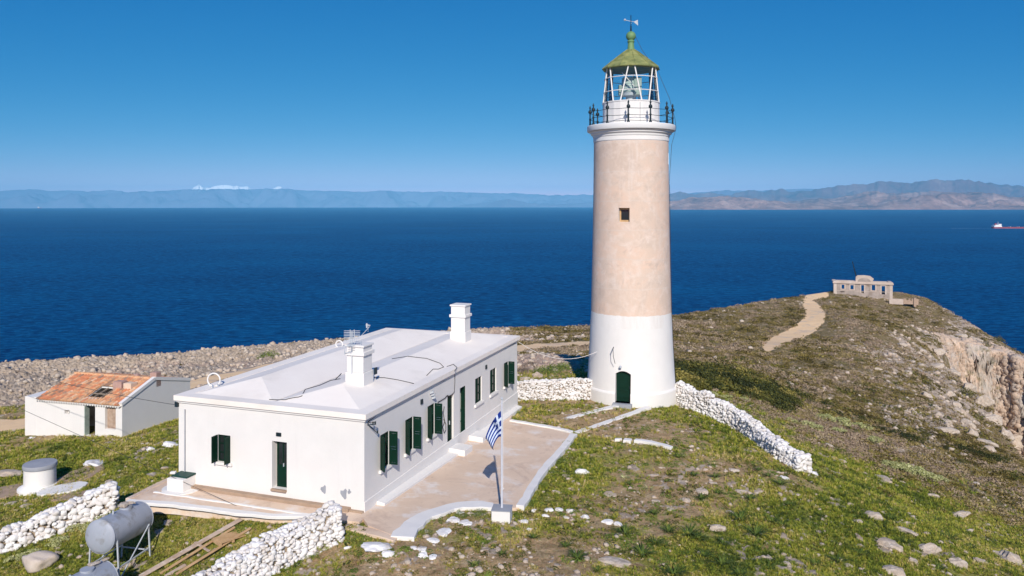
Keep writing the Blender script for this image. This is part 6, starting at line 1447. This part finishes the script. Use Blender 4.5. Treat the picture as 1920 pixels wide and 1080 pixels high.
for i, (x, y, s) in enumerate(sqs):
    o = plant(x, y, s*.85, SQ, 'squill_clump', 'x', 'plant', 'dark leaved clumps in the grass right of the terrace', i)
    k = 'dark leafy clumps nearest the tower' if y < 925 else 'dark leafy clumps among the right slope rocks' if x > 1500 else 'dark leafy clumps in the middle of the grass' if y < 1000 else 'dark leafy clumps just above the bottom edge' if y < 1037 else 'dark leafy clumps on the bottom edge'
    _b.setdefault(k, []).append(o)
for k, v in _b.items(): ordinal(v, 'of the '+k)
_c = []
for i, (x, y, s) in enumerate([(1169,897,.34),(1216,917,.34),(1281,856,.28),(1344,900,.24),(1056,868,.3),(1414,868,.24),(1160,1008,.22)]):
    _c.append(plant(x, y, s, SP, 'pale_rosette', 'pale silvery green rosette in the grass right of the terrace', 'plant', 'pale silvery rosettes', i))
ordinal(_c, 'of the pale silvery rosettes right of the terrace')
_c = []
for i, (x, y, s) in enumerate([(1546,788,.62),(1578,797,.66),(1612,806,.62),(1570,812,.5),(1512,798,.5),(1530,806,.45),(1690,884,.62),(1712,892,.66),(1733,900,.60),(1668,876,.5),(1640,835,.45),(1480,790,.4),(1760,905,.45),(1330,742,.42),(1362,748,.4),(1286,738,.4),(1395,752,.36)]):
    _c.append(plant(x, y, s*1.35, SG, 'spurge_bush', 'rounded pale yellow green spurge bush on the slope beyond the downhill wall', 'bush', 'spurge bushes on the slope', i, .8))
ordinal(_c, 'of the pale spurge bushes beyond the downhill wall')
for i, (x, y, s, k, l) in enumerate([(980,700,.8,1,'dry brown bush behind the straight wall nearest the house'),(1012,702,.7,0,'green bush behind the straight wall, left of the two green ones'),(1035,700,.85,0,'green bush behind the straight wall beside the tower shadow'),(1056,695,.75,0,'olive bush at the edge of the tower shadow'),(995,690,.7,1,'dry brown bush above the green ones behind the straight wall')]):
    plant(x, y, s, BB_ if k else GB_, 'bush', l, 'bush', 'bushes behind the straight wall', i)
plant(503,674,1.55,GB_,'bush','lone yellow green bush on the rocky shelf above the roof edge','bush',None,1,.7)
plant(1722,553,2.6,DB_,'bush','dark windswept bush right of the ruined building','bush',None,1,.9)
for i, (x, y, s) in enumerate([(1846,668,2.2),(1851,690,2.0),(1848,650,1.6),(1812,742,1.6),(1835,716,1.2),(1872,640,1.6)]):
    plant(x, y, s, DB_, 'bush', ['dark shrub clinging high on the orange cliff face','lower dark shrub on the orange cliff face','dark shrub just under the rim of the orange cliff','dark shrub at the brow below the orange cliff','small dark shrub at the foot of the cliff face','dark shrub on the rim of the orange cliff'][i], 'bush', None, i)
plant(967,775,.34,GB_,'bush','small round green bush at the far corner of the long house','bush',None,2,.9)
_c = []
for i, (x, y, s) in enumerate([(1063,835,.5),(1047,868,.45),(1035,890,.42),(1090,826,.35),(1018,912,.35)]):
    _c.append(plant(x, y, s, GB_, 'kerb_bush', 'lush green bush growing along the outside of the right terrace kerb', 'bush', 'lush bushes along the right terrace kerb', i, .6))
ordinal(_c, 'of the lush bushes along the right kerb')
for i, (x, y, s, l) in enumerate([(862,968,.5,'left of the two green bushes inside the curved white apron'),(896,966,.55,'right of the two green bushes inside the curved white apron'),(968,968,.40,'round green bush touching the flagpole pedestal'),(985,945,.5,'green bush between the flagpole and the right kerb'),(795,1000,.45,'dark green bush at the left end of the curved apron'),(612,1018,.6,'green bush at the foot of the foreground wall'),(585,1040,.4,'small bush growing against the foreground wall'),(335,952,.34,'small green bush below the front kerb'),(225,880,.5,'darkest green bush left of the long house'),(240,905,.55,'green bush at the top end of the tumbled wall')]):
    plant(x, y, s*.8, GB_, 'bush', l, 'bush', None, i, .6)
_c = []
for i, (x, y, s) in enumerate([(170,1010,.5),(110,1030,.5),(60,1052,.5),(196,985,.45),(30,1060,.45),(140,1000,.4)]):
    _c.append(plant(x, y-8, s*.8, SG, 'wall_weed', 'olive weed sprouting at the foot of the tumbled wall', 'weed', 'weeds at the foot of the tumbled wall', i, .8))
ordinal(_c, 'of the weeds at the foot of the tumbled wall')
_c = []
for i, (x, y, s) in enumerate([(560,1040,.4),(520,1062,.4),(600,1030,.35),(620,1005,.3)]):
    _c.append(plant(x, y, s*.9, SG, 'wall_weed', 'olive weed sprouting along the right side of the foreground wall', 'weed', 'weeds beside the foreground wall', i, .9))
ordinal(_c, 'of the weeds along the foreground wall')
